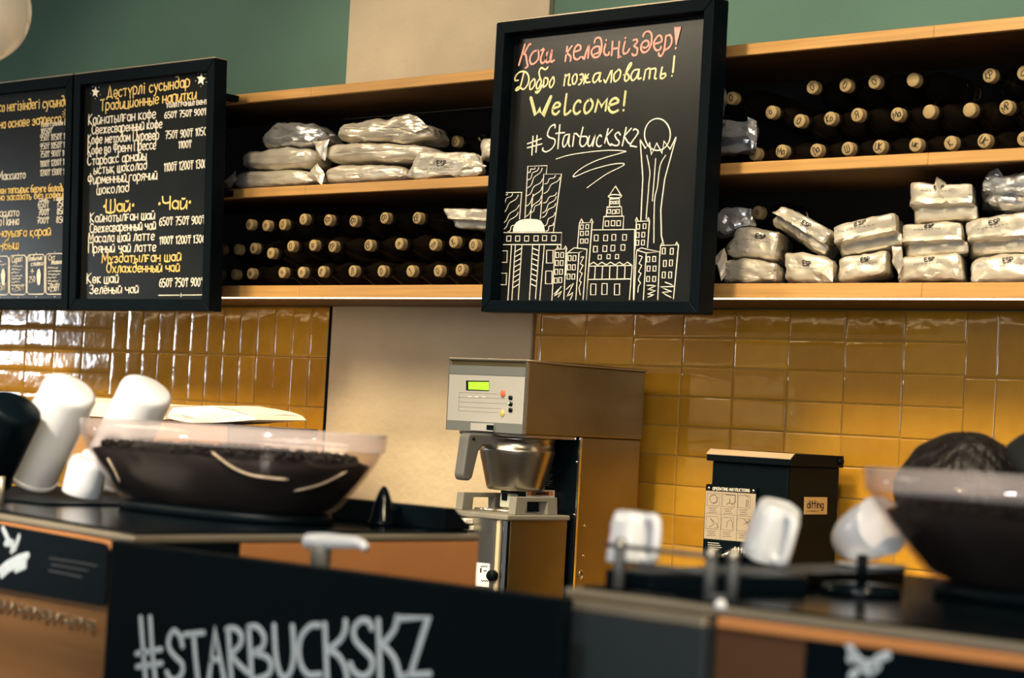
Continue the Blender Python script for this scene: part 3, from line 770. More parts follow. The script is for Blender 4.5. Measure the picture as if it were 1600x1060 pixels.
WH2.add(dm, [list(range(len(dm)))])
build_words(PK, 'pink_lettering', M_CHP, cb); build_words(CR, 'cream_lettering', M_CHC, cb); build_words(GR, 'green_lettering', M_CHG, cb)
build_words(WH, 'white_lettering', M_CHW, cb); build_words(WH2, 'chalk_drawing', M_CHW, cb)

# ------------------------------------------------------------------ bottles lying in the shelves
def bottle_meshes(L, r):
    mt = Matrix.Rotation(-pi/2, 4, 'X')          # local z -> +Y, the cap faces the room
    b = MB().lathe([(.0118, .016), (.0122, .022), (.0150, .024), (.0150, .027), (.0122, .029), (.0130, .045), (.020, .062), (r*.93, .085), (r, .10),
                    (r, L-.010), (r*.93, L-.002), (r*.6, L)], mt, 24)
    c = MB().lathe([(.0128, .0), (.0140, .0010), (.0145, .003), (.0145, .006), (.0141, .0065), (.0145, .007), (.0145, .011), (.0141, .0115),
                    (.0145, .012), (.0145, .017), (.0135, .018)], mt, 24)
    return b, c
def relax(pts, r, floor_):
    p = [[x, max(z, floor_+r)] for x, z in pts]; q = [list(a) for a in p]
    for it in range(300):
        for i in range(len(p)):
            for j in range(i):
                dx, dz = p[i][0]-p[j][0], p[i][1]-p[j][1]; d = sqrt(dx*dx+dz*dz) or 1e-4
                e = 2*r+.0012-d
                if e > 0:
                    k = e/2/d; p[i][0] += dx*k; p[i][1] += dz*k; p[j][0] -= dx*k; p[j][1] -= dz*k
        for a, b in zip(p, q):
            a[0] += (b[0]-a[0])*.02; a[1] += (b[1]-a[1])*.02
            a[1] = max(a[1], floor_+r)
    for it in range(40):
        for i in range(len(p)):
            for j in range(i):
                dx, dz = p[i][0]-p[j][0], p[i][1]-p[j][1]; d = sqrt(dx*dx+dz*dz) or 1e-4
                e = 2*r+.0008-d
                if e > 0:
                    k = e/2/d; p[i][0] += dx*k; p[i][1] += dz*k; p[j][0] -= dx*k; p[j][1] -= dz*k
        for a in p: a[1] = max(a[1], floor_+r)
    return p
ORD = ['first', 'second', 'third', 'fourth', 'fifth', 'sixth', 'seventh', 'eighth', 'ninth', 'tenth', 'eleventh', 'twelfth']
MARK = {'heart': '2,0 -1,5 -.5,8.5 1.2,9 2,7 2.8,9 4.5,8.5 5,5 2,0'}
proto = {}
def place_bottle(x, y, z, L, r, mark, label, group, ang):
    key = (L, r)
    if key not in proto:
        root = thing('syrup_bottle', label, 'bottle', (0, 0, 0), group)
        b, c = bottle_meshes(L, r)
        proto[key] = (root, b.build('bottle_body', M_BOTTLE, root), c.build('cork_cap', M_CORK, root))
    else:
        src = proto[key]; root = src[0].copy(); COL.objects.link(root)
        for ch in src[1:]:
            d = ch.copy(); COL.objects.link(d); d.parent = root
        tag(root, label, 'bottle', group)
    root.location = (x, y, z)
    if mark:
        mb = MB()
        if mark == 'heart': wd, st = 4, pp(MARK['heart'])
        else: wd, st = layout(mark, 1.2)
        k = min(.0145/10, .0170/max(wd, 1)); ca, sa = cos(ang), sin(ang)
        for s_ in st:
            q = []
            for a, b in smooth_path(s_, 2):
                a = (a-wd/2)*k; b = (b-(3 if mark.islower() else 5))*k
                q.append((x+a*ca-b*sa, y-.0001, z+a*sa+b*ca))
            mb.stroke(q, .0010, Vector((0, -1, 0)), .0006)
        o = mb.build('marker_writing', M_INK, root)
def bottle_bank(rows, off, sc, y, r, L, floor_, side, group):
    pts = []; info = []
    for rn, row in rows:
        for i, (cx, cy, mk) in enumerate(row):
            p = at(off[0]+cx/sc, off[1]+cy/sc, 1, y); pts.append((p.x, p.z)); info.append((rn, i, mk))
    q = relax(pts, r, floor_)
    rnd = random.Random(len(pts))
    for (x, z), (rn, i, mk) in zip(q, info):
        lab = 'cork capped bottle %s, %s in %s row, %s' % ('with a heart on it' if mk == 'heart' else 'marked '+mk if mk else 'unmarked', ORD[i], rn, side)
        place_bottle(x, y, z, L, r, mk, lab, group, rnd.uniform(-.7, .7))
bottle_bank([('top', [(185, 190, 'о'), (275, 190, 'о'), (360, 185, 'О'), (485, 155, 'О'), (625, 160, 'КР'), (770, 165, 'КР'), (945, 148, 'КР'), (1130, 148, 'КР')]),
             ('middle', [(25, 335, ''), (110, 333, ''), (190, 320, 'ш'), (300, 348, 'о'), (415, 308, 'О'), (540, 303, 'ш'), (650, 310, 'КР'), (855, 303, 'КР'),
                         (1030, 295, 'о'), (1225, 300, 'Л'), (1345, 285, 'К'), (1445, 300, 'О')]),
             ('bottom', [(25, 465, ''), (95, 465, ''), (160, 462, 'ш'), (365, 458, 'о'), (475, 457, 'о'), (590, 453, 'К'), (765, 450, 'Л'), (930, 450, 'О'),
                         (1095, 450, '1'), (1250, 448, 'О'), (1375, 443, 'heart')])],
            (340, 300), 3.636, 3.56, .0325, .283, ST_[0], 'shelf left of chalkboard', 'cork capped bottles left of the chalkboard')
bottle_bank([('top', [(135, 425, 'О'), (540, 372, 'О'), (705, 362, 'О'), (850, 345, 'О'), (1043, 335, ''), (1425, 312, 'КР'), (1597, 300, 'О')]),
             ('middle', [(333, 497, 'о'), (475, 540, 'О'), (627, 528, 'Ко'), (763, 510, 'Я'), (963, 508, 'Ма'), (1123, 494, ''), (1325, 485, ''), (1508, 472, 'МР')]),
             ('bottom', [(250, 710, ''), (385, 692, 'Ма'), (558, 692, 'Ла'), (715, 682, 'Ш'), (873, 670, 'UК'), (1055, 665, 'ик'), (1230, 655, 'К'), (1398, 640, 'UК'), (1597, 635, 'ш')])],
            (1100, 20), 3.2, 3.62, .0315, .223, ST_[1], 'shelf right of chalkboard', 'cork capped bottles right of the chalkboard')
p = at(711, 221, 1, 3.70)
place_bottle(p.x, 3.70, p.z, .143, .0325, 'О', 'cork capped bottle marked О lying alone among the foil bags', 'bottles among foil bags', .3)
p = at(1183, 332, 1, 3.67)
place_bottle(p.x, 3.67, p.z, .17, .0315, 'о', 'dim cork capped bottle behind the crumpled bags on the lower right shelf', 'bottles among foil bags', .3)

# ------------------------------------------------------------------ foil coffee bags
def ridge(p, f, ph):
    n = noise.noise(Vector((p.x*f+ph, p.y*f-ph, p.z*f+ph*.5)))
    return 1-2*abs(n)
def facet(p, f, ph):
    d, _ = noise.voronoi(Vector((p.x*f+ph, p.y*f+ph*.7, p.z*f-ph)))
    return d[0]
class Bag:
    def __init__(s, q, depth, seed, style='pillow', crum=1.0, rise=0.0):
        s.sk = -.55 if q[0].x > -3 else -.60
        s.q = [Vector(a) for a in q]; s.d = depth; s.seed = seed*7.31; s.style = style; s.crum = crum; s.rise = rise
    def f(s, x, y, z):
        """x across, y into the shelf, z up, each -1..1 on the cube"""
        pw = {'pillow': 4.6, 'block': 16, 'crumple': 8}[s.style]
        X, Y, Z = x, y, z
        r = (abs(x)**pw+abs(y)**pw+abs(z)**pw)**(1/pw); x, y, z = x/r, y/r, z/r
        if s.style == 'pillow':
            z *= 1-.30*abs(x)**5
        u, v, w_ = (x+1)/2, (z+1)/2, (y+1)/2
        tl, tr, br, bl = s.q
        p = (bl*(1-u)+br*u)*(1-v)+(tl*(1-u)+tr*u)*v
        p = p+Vector((s.sk*s.d*w_, s.d*w_, s.rise*w_))
        fr = max(0, 1-w_*2.2)
        if s.style == 'block':
            # the folded lip: the upper front leans out over a tucked lower front
            k = min(1, max(0, (.42-v)/.05))
            p.y += fr*(.018*k-.005*(1-k)*(1-min(1, abs(v-.46)/.10))-.003)
        nrm = Vector((x**3, y**3, z**3))
        if nrm.length > 0: nrm.normalize()
        ph = s.seed
        a = .0075*noise.noise(Vector((p.x*13+ph, p.y*13, p.z*13-ph)))
        b = .0085*(.45-facet(Vector((p.x*1.0, p.y*.6, p.z*1.3)), 26, ph))
        c = .0030*ridge(p, 38, ph)
        p = p+nrm*(a+b+c)*s.crum
        return p
    def mesh(s, cuts=13):
        b = bmesh.new(); bmesh.ops.create_cube(b, size=2)
        bmesh.ops.subdivide_edges(b, edges=b.edges[:], cuts=cuts, use_grid_fill=True)
        rnd = random.Random(s.seed)
        for v in b.verts:
            j = .045*s.crum
            v.co = s.f(*[c if abs(c) > .999 else c+rnd.uniform(-j, j) for c in v.co])
        bmesh.ops.triangulate(b, faces=b.faces[:], quad_method='SHORT_EDGE')
        mb = MB().bm(b, True); b.free(); return mb
    def strokes(s, mb, sts, wd, cx, cz, sx, sz, w_, ang=0):
        for st in sts:
            q = []
            for a, b in smooth_path(st, 2):
                a = (a-wd/2)/10*sx; b = (b-5)/10*sz
                X, Z = cx+a*cos(ang)-b*sin(ang), cz+a*sin(ang)+b*cos(ang)
                q.append(s.f(X, -1, Z)+Vector((0, -.0012, 0)))
            mb.stroke(q, w_, Vector((0, -1, .15)).normalized(), .0008)
BAGS = []; ALLB = []
def bag(label, off, sc, quad, yf, depth, seed, style, foil, esp=None, crum=1.0, group='foil coffee bags', zmin=None, flap=None, rise=0.0, sk=None):
    q = [at(off[0]+x/sc, off[1]+y/sc, 1, yf) for x, y in quad]
    if zmin is not None:
        for p in q: p.z = max(p.z, zmin+.003)
    bg = Bag(q, depth, seed, style, crum, rise)
    if sk is not None: bg.sk = sk
    base = (q[2]+q[3])/2+Vector((bg.sk*depth/2, depth/2, 0))
    t = thing('foil_bag', label, 'coffee bag', base, group)
    body = bg.mesh()
    if zmin is not None:
        for v in body.v: v.z = max(v.z, zmin+.0008)
    ALLB.append([t, 'bag_body', body, foil, None])
    if esp:
        cx, cz, sx, sz, ang = esp; sx *= .52; sz *= .62; mb = MB(); wd, st = layout('ESP', 2)
        bg.strokes(mb, st, wd, cx, cz, sx, sz, .0011, ang)
        rnd = random.Random(seed); L = []
        x = -1.2*wd
        while x < wd*2.0: L.append((x, -6+rnd.uniform(-1, 1))); x += 1.6
        for k in range(0, len(L)-2, 4): bg.strokes(mb, [L[k:k+3]], wd, cx, cz, sx, sz, .0004, ang)
        ALLB[-1][4] = mb
    if flap:
        # the folded end of the bag, a crumpled wedge of foil
        pts = [at(off[0]+x/sc, off[1]+y/sc, 1, yf+.004+dy) for x, y, dy in flap]
        if zmin is not None:
            for p in pts: p.z = max(p.z, zmin+.001)
        n = len(pts); c = sum(pts, Vector())/n+Vector((0, -.012, 0)); bk = sum(pts, Vector())/n+Vector((0, .012, 0))
        b = bmesh.new(); vs = [b.verts.new(p) for p in pts]; vc = b.verts.new(c); vb = b.verts.new(bk)
        for i in range(n):
            b.faces.new((vs[i], vs[(i+1) % n], vc)); b.faces.new((vs[(i+1) % n], vs[i], vb))
        bmesh.ops.subdivide_edges(b, edges=b.edges[:], cuts=3, use_grid_fill=True)
        for v in b.verts:
            v.co.y += .006*noise.noise(v.co*60); v.co.z += .002*noise.noise(v.co*50+Vector((9, 9, 9)))
            if zmin is not None: v.co.z = max(v.co.z, zmin+.0008)
        ALLB.append([t, 'folded_end', MB().bm(b, False), foil, None]); b.free()
    BAGS.append(t)
R_, S_ = (1100, 240), 3.2
ZL, ZM = ST_[0], ST_[1]
bag('crumpled grey foil bag at the left end of the lower right shelf, topmost there', R_, S_, [(70, 290), (235, 262), (250, 360), (60, 392)], 3.59, .055, 1, 'crumple', M_FOILB, None, 1.9)
bag('foil bag lettered ESP, second one up at the left end of lower right shelf', R_, S_, [(150, 368), (385, 378), (360, 528), (100, 505)], 3.57, .24, 2, 'crumple', M_FOIL, (.2, .45, .42, .45, -.1), 1.3)
bag('flattened foil bag lying lowest at the left end of lower right shelf', R_, S_, [(95, 530), (370, 545), (370, 645), (95, 645)], 3.56, .26, 3, 'crumple', M_FOIL, None, 1.2, zmin=ZL,
    flap=[(100, 470, 0), (20, 555, -.005), (62, 560, 0), (88, 640, 0), (118, 600, .01), (115, 520, .01)])
bag('foil bag lettered ESP leaning steeply over its neighbours on the lower right shelf', R_, S_, [(395, 256), (648, 390), (585, 505), (325, 322)], 3.555, .22, 5, 'block', M_FOIL, (.15, .5, .35, .5, 0), 1.2)
bag('small foil bag lettered ESP on the shelf board below the leaning one', R_, S_, [(395, 485), (650, 530), (640, 645), (400, 645)], 3.56, .17, 6, 'crumple', M_FOIL, (.0, .35, .36, .5, 0), 1.1, zmin=ZL,
    flap=[(540, 585, -.010), (640, 545, -.006), (645, 640, -.008), (600, 640, -.010)])
bag('square foil bag with a folded lip tilted up to the right, beside the leaning bag', R_, S_, [(650, 365), (960, 296), (980, 452), (665, 510)], 3.56, .24, 7, 'block', M_FOIL, (-.1, .75, .42, .34, 0), .8)
bag('foil bag lettered ESP lying under the tilted square bag', R_, S_, [(680, 522), (915, 480), (920, 605), (675, 645)], 3.56, .17, 8, 'crumple', M_FOIL, (.1, .5, .4, .5, .05), 1.0, zmin=ZL)
bag('foil bag with a loose silver left end, bottom row, second from the right', R_, S_, [(965, 512), (1290, 487), (1310, 645), (975, 645)], 3.56, .26, 9, 'crumple', M_FOIL, (.0, .6, .34, .4, .05), .9, zmin=ZL,
    flap=[(938, 465, -.004), (990, 470, .0), (1000, 540, -.002), (970, 605, -.010), (940, 540, -.006)])
bag('square foil bag with a folded lip, under the bag showing its folded end', R_, S_, [(990, 350), (1290, 345), (1308, 490), (992, 512)], 3.56, .25, 10, 'block', M_FOIL, (-.05, .8, .36, .3, 0), .7)
bag('foil bag lettered ESP showing its folded end on top of the pile', R_, S_, [(1035, 142), (1352, 146), (1350, 322), (1038, 338)], 3.56, .24, 11, 'block', M_FOIL, (-.1, .78, .36, .34, 0), .8,
    flap=[(1150, 150, -.002), (1165, 112, .01), (1182, 128, .0), (1215, 150, .01), (1190, 225, -.008)])
bag('foil bag lettered ESP at the right edge of the photo, middle of its pile', R_, S_, [(1305, 342), (1650, 285), (1650, 492), (1325, 505)], 3.56, .25, 12, 'block', M_FOIL, (-.1, .7, .36, .36, .08), .8)
bag('foil bag lettered ESP at the right edge of the photo, lowest of its pile', R_, S_, [(1340, 525), (1650, 488), (1650, 645), (1325, 645)], 3.56, .26, 13, 'crumple', M_FOIL, (.2, .55, .36, .5, .12), 1.0, zmin=ZL)
bag('crumpled foil bag at the right edge of the photo, highest of its pile', R_, S_, [(1398, 125), (1660, 105), (1660, 272), (1390, 235)], 3.57, .24, 14, 'block', M_FOILB, None, 1.4,
    flap=[(1405, 125, 0), (1430, 95, .01), (1465, 70, 0), (1475, 120, .004), (1590, 105, .02), (1600, 175, 0), (1480, 165, -.004)])
U_, V_ = (340, 110), 3.636
bag('smooth silver foil bag lying lowest at the left end of the upper shelf', U_, V_, [(90, 565), (565, 560), (575, 660), (55, 682)], 3.55, .16, 21, 'pillow', M_FOIL, None, .8, zmin=ZM,
    flap=[(100, 570, 0), (20, 655, 0), (25, 668, -.004), (70, 668, 0), (110, 620, 0)])
bag('smooth silver foil bag in the middle of the left pile on the upper shelf', U_, V_, [(130, 452), (550, 428), (562, 545), (110, 558)], 3.55, .16, 22, 'pillow', M_FOIL, None, 1.0)
bag('crumpled silver foil bag on top of the left pile on the upper shelf', U_, V_, [(275, 285), (600, 310), (620, 418), (225, 432)], 3.55, .16, 23, 'pillow', M_FOILB, None, 1.5)
bag('long silver foil bag lying lowest in the second pile on the upper shelf', U_, V_, [(590, 535), (1075, 535), (1085, 645), (585, 660)], 3.55, .16, 24, 'pillow', M_FOIL, None, .8, zmin=ZM,
    flap=[(570, 530, 0), (500, 590, -.004), (575, 640, -.01), (595, 655, -.006), (610, 590, 0)])
bag('long smooth silver foil bag in the middle of the second pile on the upper shelf', U_, V_, [(585, 400), (1240, 418), (1255, 500), (595, 522)], 3.55, .16, 25, 'pillow', M_FOIL, None, .9,
    flap=[(630, 390, 0), (540, 410, -.004), (580, 450, -.008), (560, 490, 0), (610, 515, 0)])
bag('crumpled silver foil bag with a torn corner on top of the second pile', U_, V_, [(670, 290), (1190, 262), (1250, 400), (650, 388)], 3.55, .16, 26, 'pillow', M_FOIL, None, 1.6,
    flap=[(900, 330, -.004), (1000, 265, 0), (1090, 250, .006), (1135, 262, 0), (1200, 320, .004), (1120, 350, -.008), (1000, 320, -.01)])
bag('small opened foil bag lying in front of the lone bottle', U_, V_, [(1140, 465), (1480, 470), (1510, 585), (1060, 625)], 3.532, .05, 27, 'crumple', M_FOIL, (-.1, .1, .3, .6, .05), 1.2, zmin=ZM,
    flap=[(1400, 480, 0), (1480, 520, 0), (1530, 545, .004), (1470, 575, 0), (1330, 600, -.008)])
bag('foil bag at the right end of the upper shelf, half hidden by the chalkboard', U_, V_, [(1500, 395), (1640, 375), (1640, 500), (1500, 500)], 3.585, .2, 28, 'crumple', M_FOIL, None, 1.2)
bag('foil bag lying on the bottles, half hidden by the chalkboard', (340, 300), V_, [(1270, 90), (1640, 108), (1640, 215), (1325, 200)], 3.56, .22, 29, 'block', M_FOIL, None, .8, sk=0)
bag('upright thin foil bag beside the chalkboard on the upper right shelf', (1100, 20), S_, [(-70, 352), (92, 345), (85, 520), (-70, 522)], 3.56, .045, 31, 'crumple', M_FOILB, None, 1.6)
bag('foil bag marked ESP lying beside the chalkboard on the upper right shelf', (1100, 20), S_, [(-70, 545), (262, 528), (240, 680), (-70, 705)], 3.555, .055, 32, 'block', M_FOILB, (.0, .6, .26, .4, .1), 1.1, zmin=ZM,
    flap=[(215, 520, 0), (265, 545, .004), (268, 620, 0), (240, 680, 0), (220, 620, -.008)])

# the bags press on one another and on the bottles: push every point out of its neighbours
from mathutils.bvhtree import BVHTree
def bbox(vs): return [min(v[i] for v in vs) for i in range(3)], [max(v[i] for v in vs) for i in range(3)]
def touch(a, b): return all(a[0][i] < b[1][i]+.003 and b[0][i] < a[1][i]+.003 for i in range(3))
btl = []
for root in [o for o in COL.objects if o.get('category') == 'bottle']:
    L, r = [k for k in proto if proto[k][1].data == [c for c in root.children if c.name.startswith('bottle_body')][0].data][0]
    btl.append((Vector(root.location), L, r+.001))
for it in range(8):
    for i, (t, nm, mb, foil, _) in enumerate(ALLB):
        bi = bbox(mb.v)
        for c, L, r in btl:
            if bi[0][0] < c.x+r and bi[1][0] > c.x-r and bi[0][2] < c.z+r and bi[1][2] > c.z-r:
                for v in mb.v:
                    if c.y-.004 < v.y < c.y+L+.004:
                        q = r if v.y > c.y+.07 else .018
                        dx, dz = v.x-c.x, v.z-c.z; d = sqrt(dx*dx+dz*dz)
                        if d < q:
                            k = (q+.0006)/max(d, 1e-4); v.x = c.x+dx*k; v.z = c.z+dz*k
        for j, other in enumerate(ALLB):
            if j == i or other[0] is t: continue
            bj = bbox(other[2].v)
            if not touch(bi, bj): continue
            tree = BVHTree.FromPolygons([tuple(v) for v in other[2].v], other[2].f, all_triangles=False)
            for v in mb.v:
                if not all(bj[0][k]-.003 < v[k] < bj[1][k]+.003 for k in range(3)): continue
                loc, n, idx, d = tree.find_nearest(v)
                if loc is None: continue
                s_ = (v-loc).dot(n)
                if s_ < .0022 and d < .05: v += n*min(.0022-s_, .012)
for t, nm, mb, foil, ink in ALLB:
    for v in mb.v: v.y = min(v.y, WALL-.010)
    o = mb.build(nm, foil, t)
    if nm == 'bag_body':
        o.data.set_sharp_from_angle(angle=radians(24))
        if ink:
            # the print follows the foil
            tree = BVHTree.FromPolygons([tuple(v) for v in mb.v], mb.f, all_triangles=False)
            for v in ink.v:
                loc, n, idx, d = tree.ray_cast(Vector((v.x, v.y-.05, v.z)), Vector((0, 1, 0)), .12)
                if loc is not None: v.y = loc.y-.0009
            ink.build('printed_lettering', M_INK, t)

# ------------------------------------------------------------------ coffee brewer
BX0, BX1, BY0, BYM, BY1 = -3.310, -3.072, 3.370, 3.560, 3.772
br = thing('coffee_brewer', 'tall steel filter coffee brewer with a lit green display, in front of the column', 'coffee machine', ((BX0+BX1)/2, 3.6, .90))
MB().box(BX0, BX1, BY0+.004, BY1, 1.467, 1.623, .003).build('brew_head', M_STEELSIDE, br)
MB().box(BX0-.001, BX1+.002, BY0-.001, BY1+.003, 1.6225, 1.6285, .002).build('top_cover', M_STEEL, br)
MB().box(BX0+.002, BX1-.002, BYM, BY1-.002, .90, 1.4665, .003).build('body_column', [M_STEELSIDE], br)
MB().box(BX0+.004, BX1-.006, BYM-.0025, BYM, .91, 1.4655, .001).build('splash_panel', M_GLOSSBLK, br)
MB().box(BX1-.006, BX1-.0005, BYM-.003, BYM+.004, .905, 1.466, .0008).build('corner_trim', M_CHROME, br)
MB().box(BX0-.0005, BX0+.004, BY0+.001, BY0+.006, 1.467, 1.6225, .0008).box(BX1-.006, BX1+.0005, BY0-.001, BY0+.006, 1.467, 1.6225, .0008).build('front_edge_trim', M_STEEL, br)
def fpt(cx, cy, y=BY0): return at(640+cx/3.925, 530+cy/3.925, 1, y)
def fq(c, y=BY0): return [fpt(a, b, y) for a, b in c]
def slab(mb, pts, n, t):
    """a flat plate with real thickness: outline pts, thickness t along n"""
    k = len(pts); pts = [Vector(p) for p in pts]
    return mb.add(pts+[p+n*t for p in pts], [list(range(k))[::-1], list(range(k, 2*k))]+[[i, (i+1) % k, k+(i+1) % k, k+i] for i in range(k)])
FN = Vector((0, -1, 0))
fx0, fx1 = BX0+.004, BX1-.006
fp = MB().box(fx0, fx1, BY0-.001, BY0+.004, 1.4675, 1.6115, .0006).build('front_panel', M_PANEL, br)
MB().box(fx0+.0005, fx1-.0005, BY0-.0022, BY0-.0008, 1.592, 1.6115).build('upper_band', M_PANELD, fp)
MB().box(fx0+.0005, fx1-.0005, BY0-.0022, BY0-.0008, 1.4675, 1.489).build('lower_band', M_PANELD, fp)
slab(MB(), fq([(350, 255), (490, 257), (489, 318), (350, 314)]), FN, .002).build('display_bezel', M_GLOSSBLK, fp)
slab(MB(), fq([(361, 263), (487, 264), (486, 314), (361, 309)], BY0-.0021), FN, .0006).build('display', M_LCD, fp)
def button(name, cx, cy, rx, rz, mt, k=24, pw=2):
    c = fpt(cx, cy)
    MB().lathe([(rx, 0), (rx, .002), (rx*.9, .003)], axis_to(c, FN), k, 1, rz/rx, pw).build(name, mt, fp)
button('stop_button', 575, 335, .0070, .0085, mat('red_button', (.62, .13, .05), .4))
for y in (361, 399, 437): button('select_button', 622, y, .0056, .0048, M_GLOSSBLK, 20, 4)
button('start_button', 572, 457, .0070, .0085, mat('yellow_button', (.55, .45, .10), .4), 24, 1.3)
c = fpt(609, 393, BY0-.003)
MB().ball(c, .0016).build('indicator_light', emit('green_lamp', (.4, 1, .2), 2.5), fp)
mb = MB()
for y0, y1, x0, x1 in ((327, 338, 305, 545), (358, 365, 300, 590), (385, 398, 300, 600), (415, 428, 300, 560), (440, 452, 300, 540)):
    mb.stroke([fpt(x0, y0, BY0-.001), fpt(x1, y1, BY0-.001)], .0005, FN, .0003)
mb.stroke([fpt(305, 327, BY0-.001), fpt(300, 440, BY0-.001)], .0005, FN, .0003)
mb.build('panel_lines', M_GREYPL, fp)
mb = MB()
for x in (358, 400, 444):
    mb.stroke([fpt(x+i*3.4, 350+(i % 2)*5+x*.006, BY0-.001) for i in range(7)], .0006, FN, .0004)
mb.build('panel_lettering', M_CHW, fp)
lt = slab(MB(), fq([(382, 515), (522, 520), (518, 568), (380, 560)], BY0-.0022), FN, .004).build('latch_plate', M_PANEL, fp)
slab(MB(), fq([(474, 527), (516, 529), (514, 560), (472, 556)], BY0-.0063), FN, .001).build('latch_window', M_GLOSSBLK, lt)
# screws and keyhole on the side, screws on the front edge
def g4(cx, cy): return (640+cx/3.785, 660+cy/3.785)
for c in ((1037, 613), (1027, 790)):
    p = at(*g4(*c), 0, BX1-.002); MB().ball(p, .0034, (.5, 1, 1)).build('screw', M_CHROME, br)
for c in ((988, 235), (972, 548), (957, 998)):
    p = at(*g4(*c), 1, BYM-.003); MB().ball(p, .0030, (1, .6, 1)).build('screw', M_CHROME, br)
p = at(*g4(1010, 905), 0, BX1-.002)
MB().tube([p+Vector((.001, .006*sin(a*pi/12), .010*cos(a*pi/12))) for a in range(0, 25)], .0012, 6, True).build('lock_ring', M_CHROME, br)
# warning labels on the splash panel
SY = BYM-.0025
def sq(c): return [at(*g4(*a), 1, SY) for a in c]
slab(MB(), sq([(720, 250), (860, 258), (856, 392), (716, 384)]), FN, .0006).build('black_label', M_PLAST, br)
mb = MB()
for i in range(9):
    a, b = at(*g4(740, 268+i*13), 1, SY-.0006), at(*g4(845-(i % 3)*9, 272+i*13), 1, SY-.0006); mb.stroke([a, b], .0005, FN, .0003)
mb.build('label_print', M_GREYPL, br)
lab = slab(MB(), sq([(690, 398), (858, 404), (856, 540), (688, 536)]), FN, .0006).build('warning_label', M_CHW, br)
slab(MB(), [p+FN*.0006 for p in sq([(697, 404), (852, 409), (851, 436), (696, 433)])], FN, .0003).build('warning_stripe', M_ORANGE, lab)
slab(MB(), [p+FN*.0006 for p in sq([(697, 452), (852, 456), (850, 534), (695, 530)])], FN, .0003).build('warning_field', M_PLAST, lab)
mb = MB(); W3 = lambda x, y: at(x, y, 1, SY-.0012)
put_text(mb, 'WARNING', g4(745, 430), g4(822, 432), 5, .0006, W3, FN, 0)
a = [W3(*g4(*q)) for q in ((720, 430), (731, 411), (742, 431), (720, 430))]; mb.stroke(a, .0007, FN)
mb.build('warning_lettering', M_INK, lab)
mb = MB()
for i in range(6):
    mb.stroke([W3(*g4(765, 470+i*11)), W3(*g4(838-(i % 2)*14, 473+i*11))], .0006, FN, .0003)
mb.build('label_print', M_CHW, lab)
# the brew funnel that hangs under the head
FC = Vector((-3.181, 3.470, 0))
fu = MB().lathe([(.058, 1.341), (.0625, 1.343), (.0655, 1.350), (.083, 1.420), (.0845, 1.428), (.0845, 1.432), (.0825, 1.434), (.0825, 1.452), (.0845, 1.454), (.0845, 1.458), (.080, 1.459), (.078, 1.43), (.060, 1.35)],
                Matrix.Translation(FC), 48).build('brew_funnel', M_STEEL, br)
MB().box(FC.x-.10, FC.x+.10, FC.y-.085, FC.y+.082, 1.4595, 1.4665, .001).build('funnel_rail', M_STEEL, br)
hd = MB()
hx = FC.x
prof = [(3.402, 1.463), (3.305, 1.463), (3.297, 1.458), (3.286, 1.372), (3.291, 1.362), (3.306, 1.360), (3.316, 1.366), (3.332, 1.425), (3.345, 1.437), (3.368, 1.438), (3.386, 1.430), (3.402, 1.428)]
hd.prism(prof, 0, hx-.014, hx+.014, .004)
hd.build('funnel_handle', mat('handle_grey', (.105, .105, .10), .5), fu)
MB().lathe([(.004, 0), (.004, .002)], axis_to((hx+.0142, 3.312, 1.452), (1, 0, 0)), 12).build('handle_screw', M_GLOSSBLK, fu)
MB().lathe([(.010, 1.336), (.014, 1.341)], Matrix.Translation(FC), 20).build('drip_outlet', M_GLOSSBLK, fu)

# ------------------------------------------------------------------ insulated server under the brewer
LX0, LX1, LY0, LY1 = -3.283, -3.080, 3.340, 3.545
sv = thing('coffee_server', 'square insulated steel coffee server with two grey lid handles, standing under the brewer', 'coffee server', ((LX0+LX1)/2, 3.44, .90))
MB().box(LX0, LX1, LY0, LY1, 1.281, 1.2925, .003).build('lid', M_GREYPL, sv)
bx0, bx1, by0, by1 = LX0+.008, LX1-.006, LY0+.006, LY1-.004
body = MB()
pl = [(bx1, by1), (bx0, by1), (bx0, by0+.05)]
for k in range(0, 9):
    a = pi+k*pi/16; pl.append((bx0+.05+.05*cos(a), by0+.05+.05*sin(a)))
for k in range(0, 9):
    a = 1.5*pi+k*pi/16; pl.append((bx1-.045+.03*cos(a), by0+.03+.03*sin(a)))
pl += [(bx1-.010, by0+.03), (bx1-.010, by0+.004), (bx1, by0+.004)]
body.prism(pl[::-1], 2, .935, 1.281); body.build('body_shell', M_STEEL, sv)
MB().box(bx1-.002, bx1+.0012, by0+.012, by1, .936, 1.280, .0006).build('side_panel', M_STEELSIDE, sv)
MB().box(bx1-.010, bx1+.001, by0-.001, by0+.012, .935, 1.281, .002).build('corner_strip', M_CHROME, sv)
MB().box(bx1-.030, bx1-.020, by0-.0005, by0+.006, .94, 1.279, .001).build('inner_strip', mat('cream_strip', (.55, .45, .28), .5), sv)
MB().box(LX0+.01, LX1-.01, LY0+.01, LY1-.01, .90, .935, .004).build('base', M_PLAST, sv)
gx = LX0+.085
gg = MB().tube([(gx, by0-.012, .98), (gx, by0-.012, 1.27)], .006, 12).build('sight_glass', mat('sight_glass_tube', (.35, .33, .22), .08, Transmission_Weight=.5), sv)
MB().box(gx-.016, gx+.014, by0-.022, by0+.002, 1.252, 1.262, .002).box(gx-.014, gx+.010, by0-.022, by0+.002, 1.266, 1.277, .002).build('glass_bracket', M_CHW, gg)
lbl = MB(); slab(lbl, [at(*g4(*c), 1, by0-.001) for c in ((395, 830), (475, 838), (470, 978), (390, 970))], FN, .001); lb = lbl.build('white_label', M_PAPER, sv)
mb = MB()
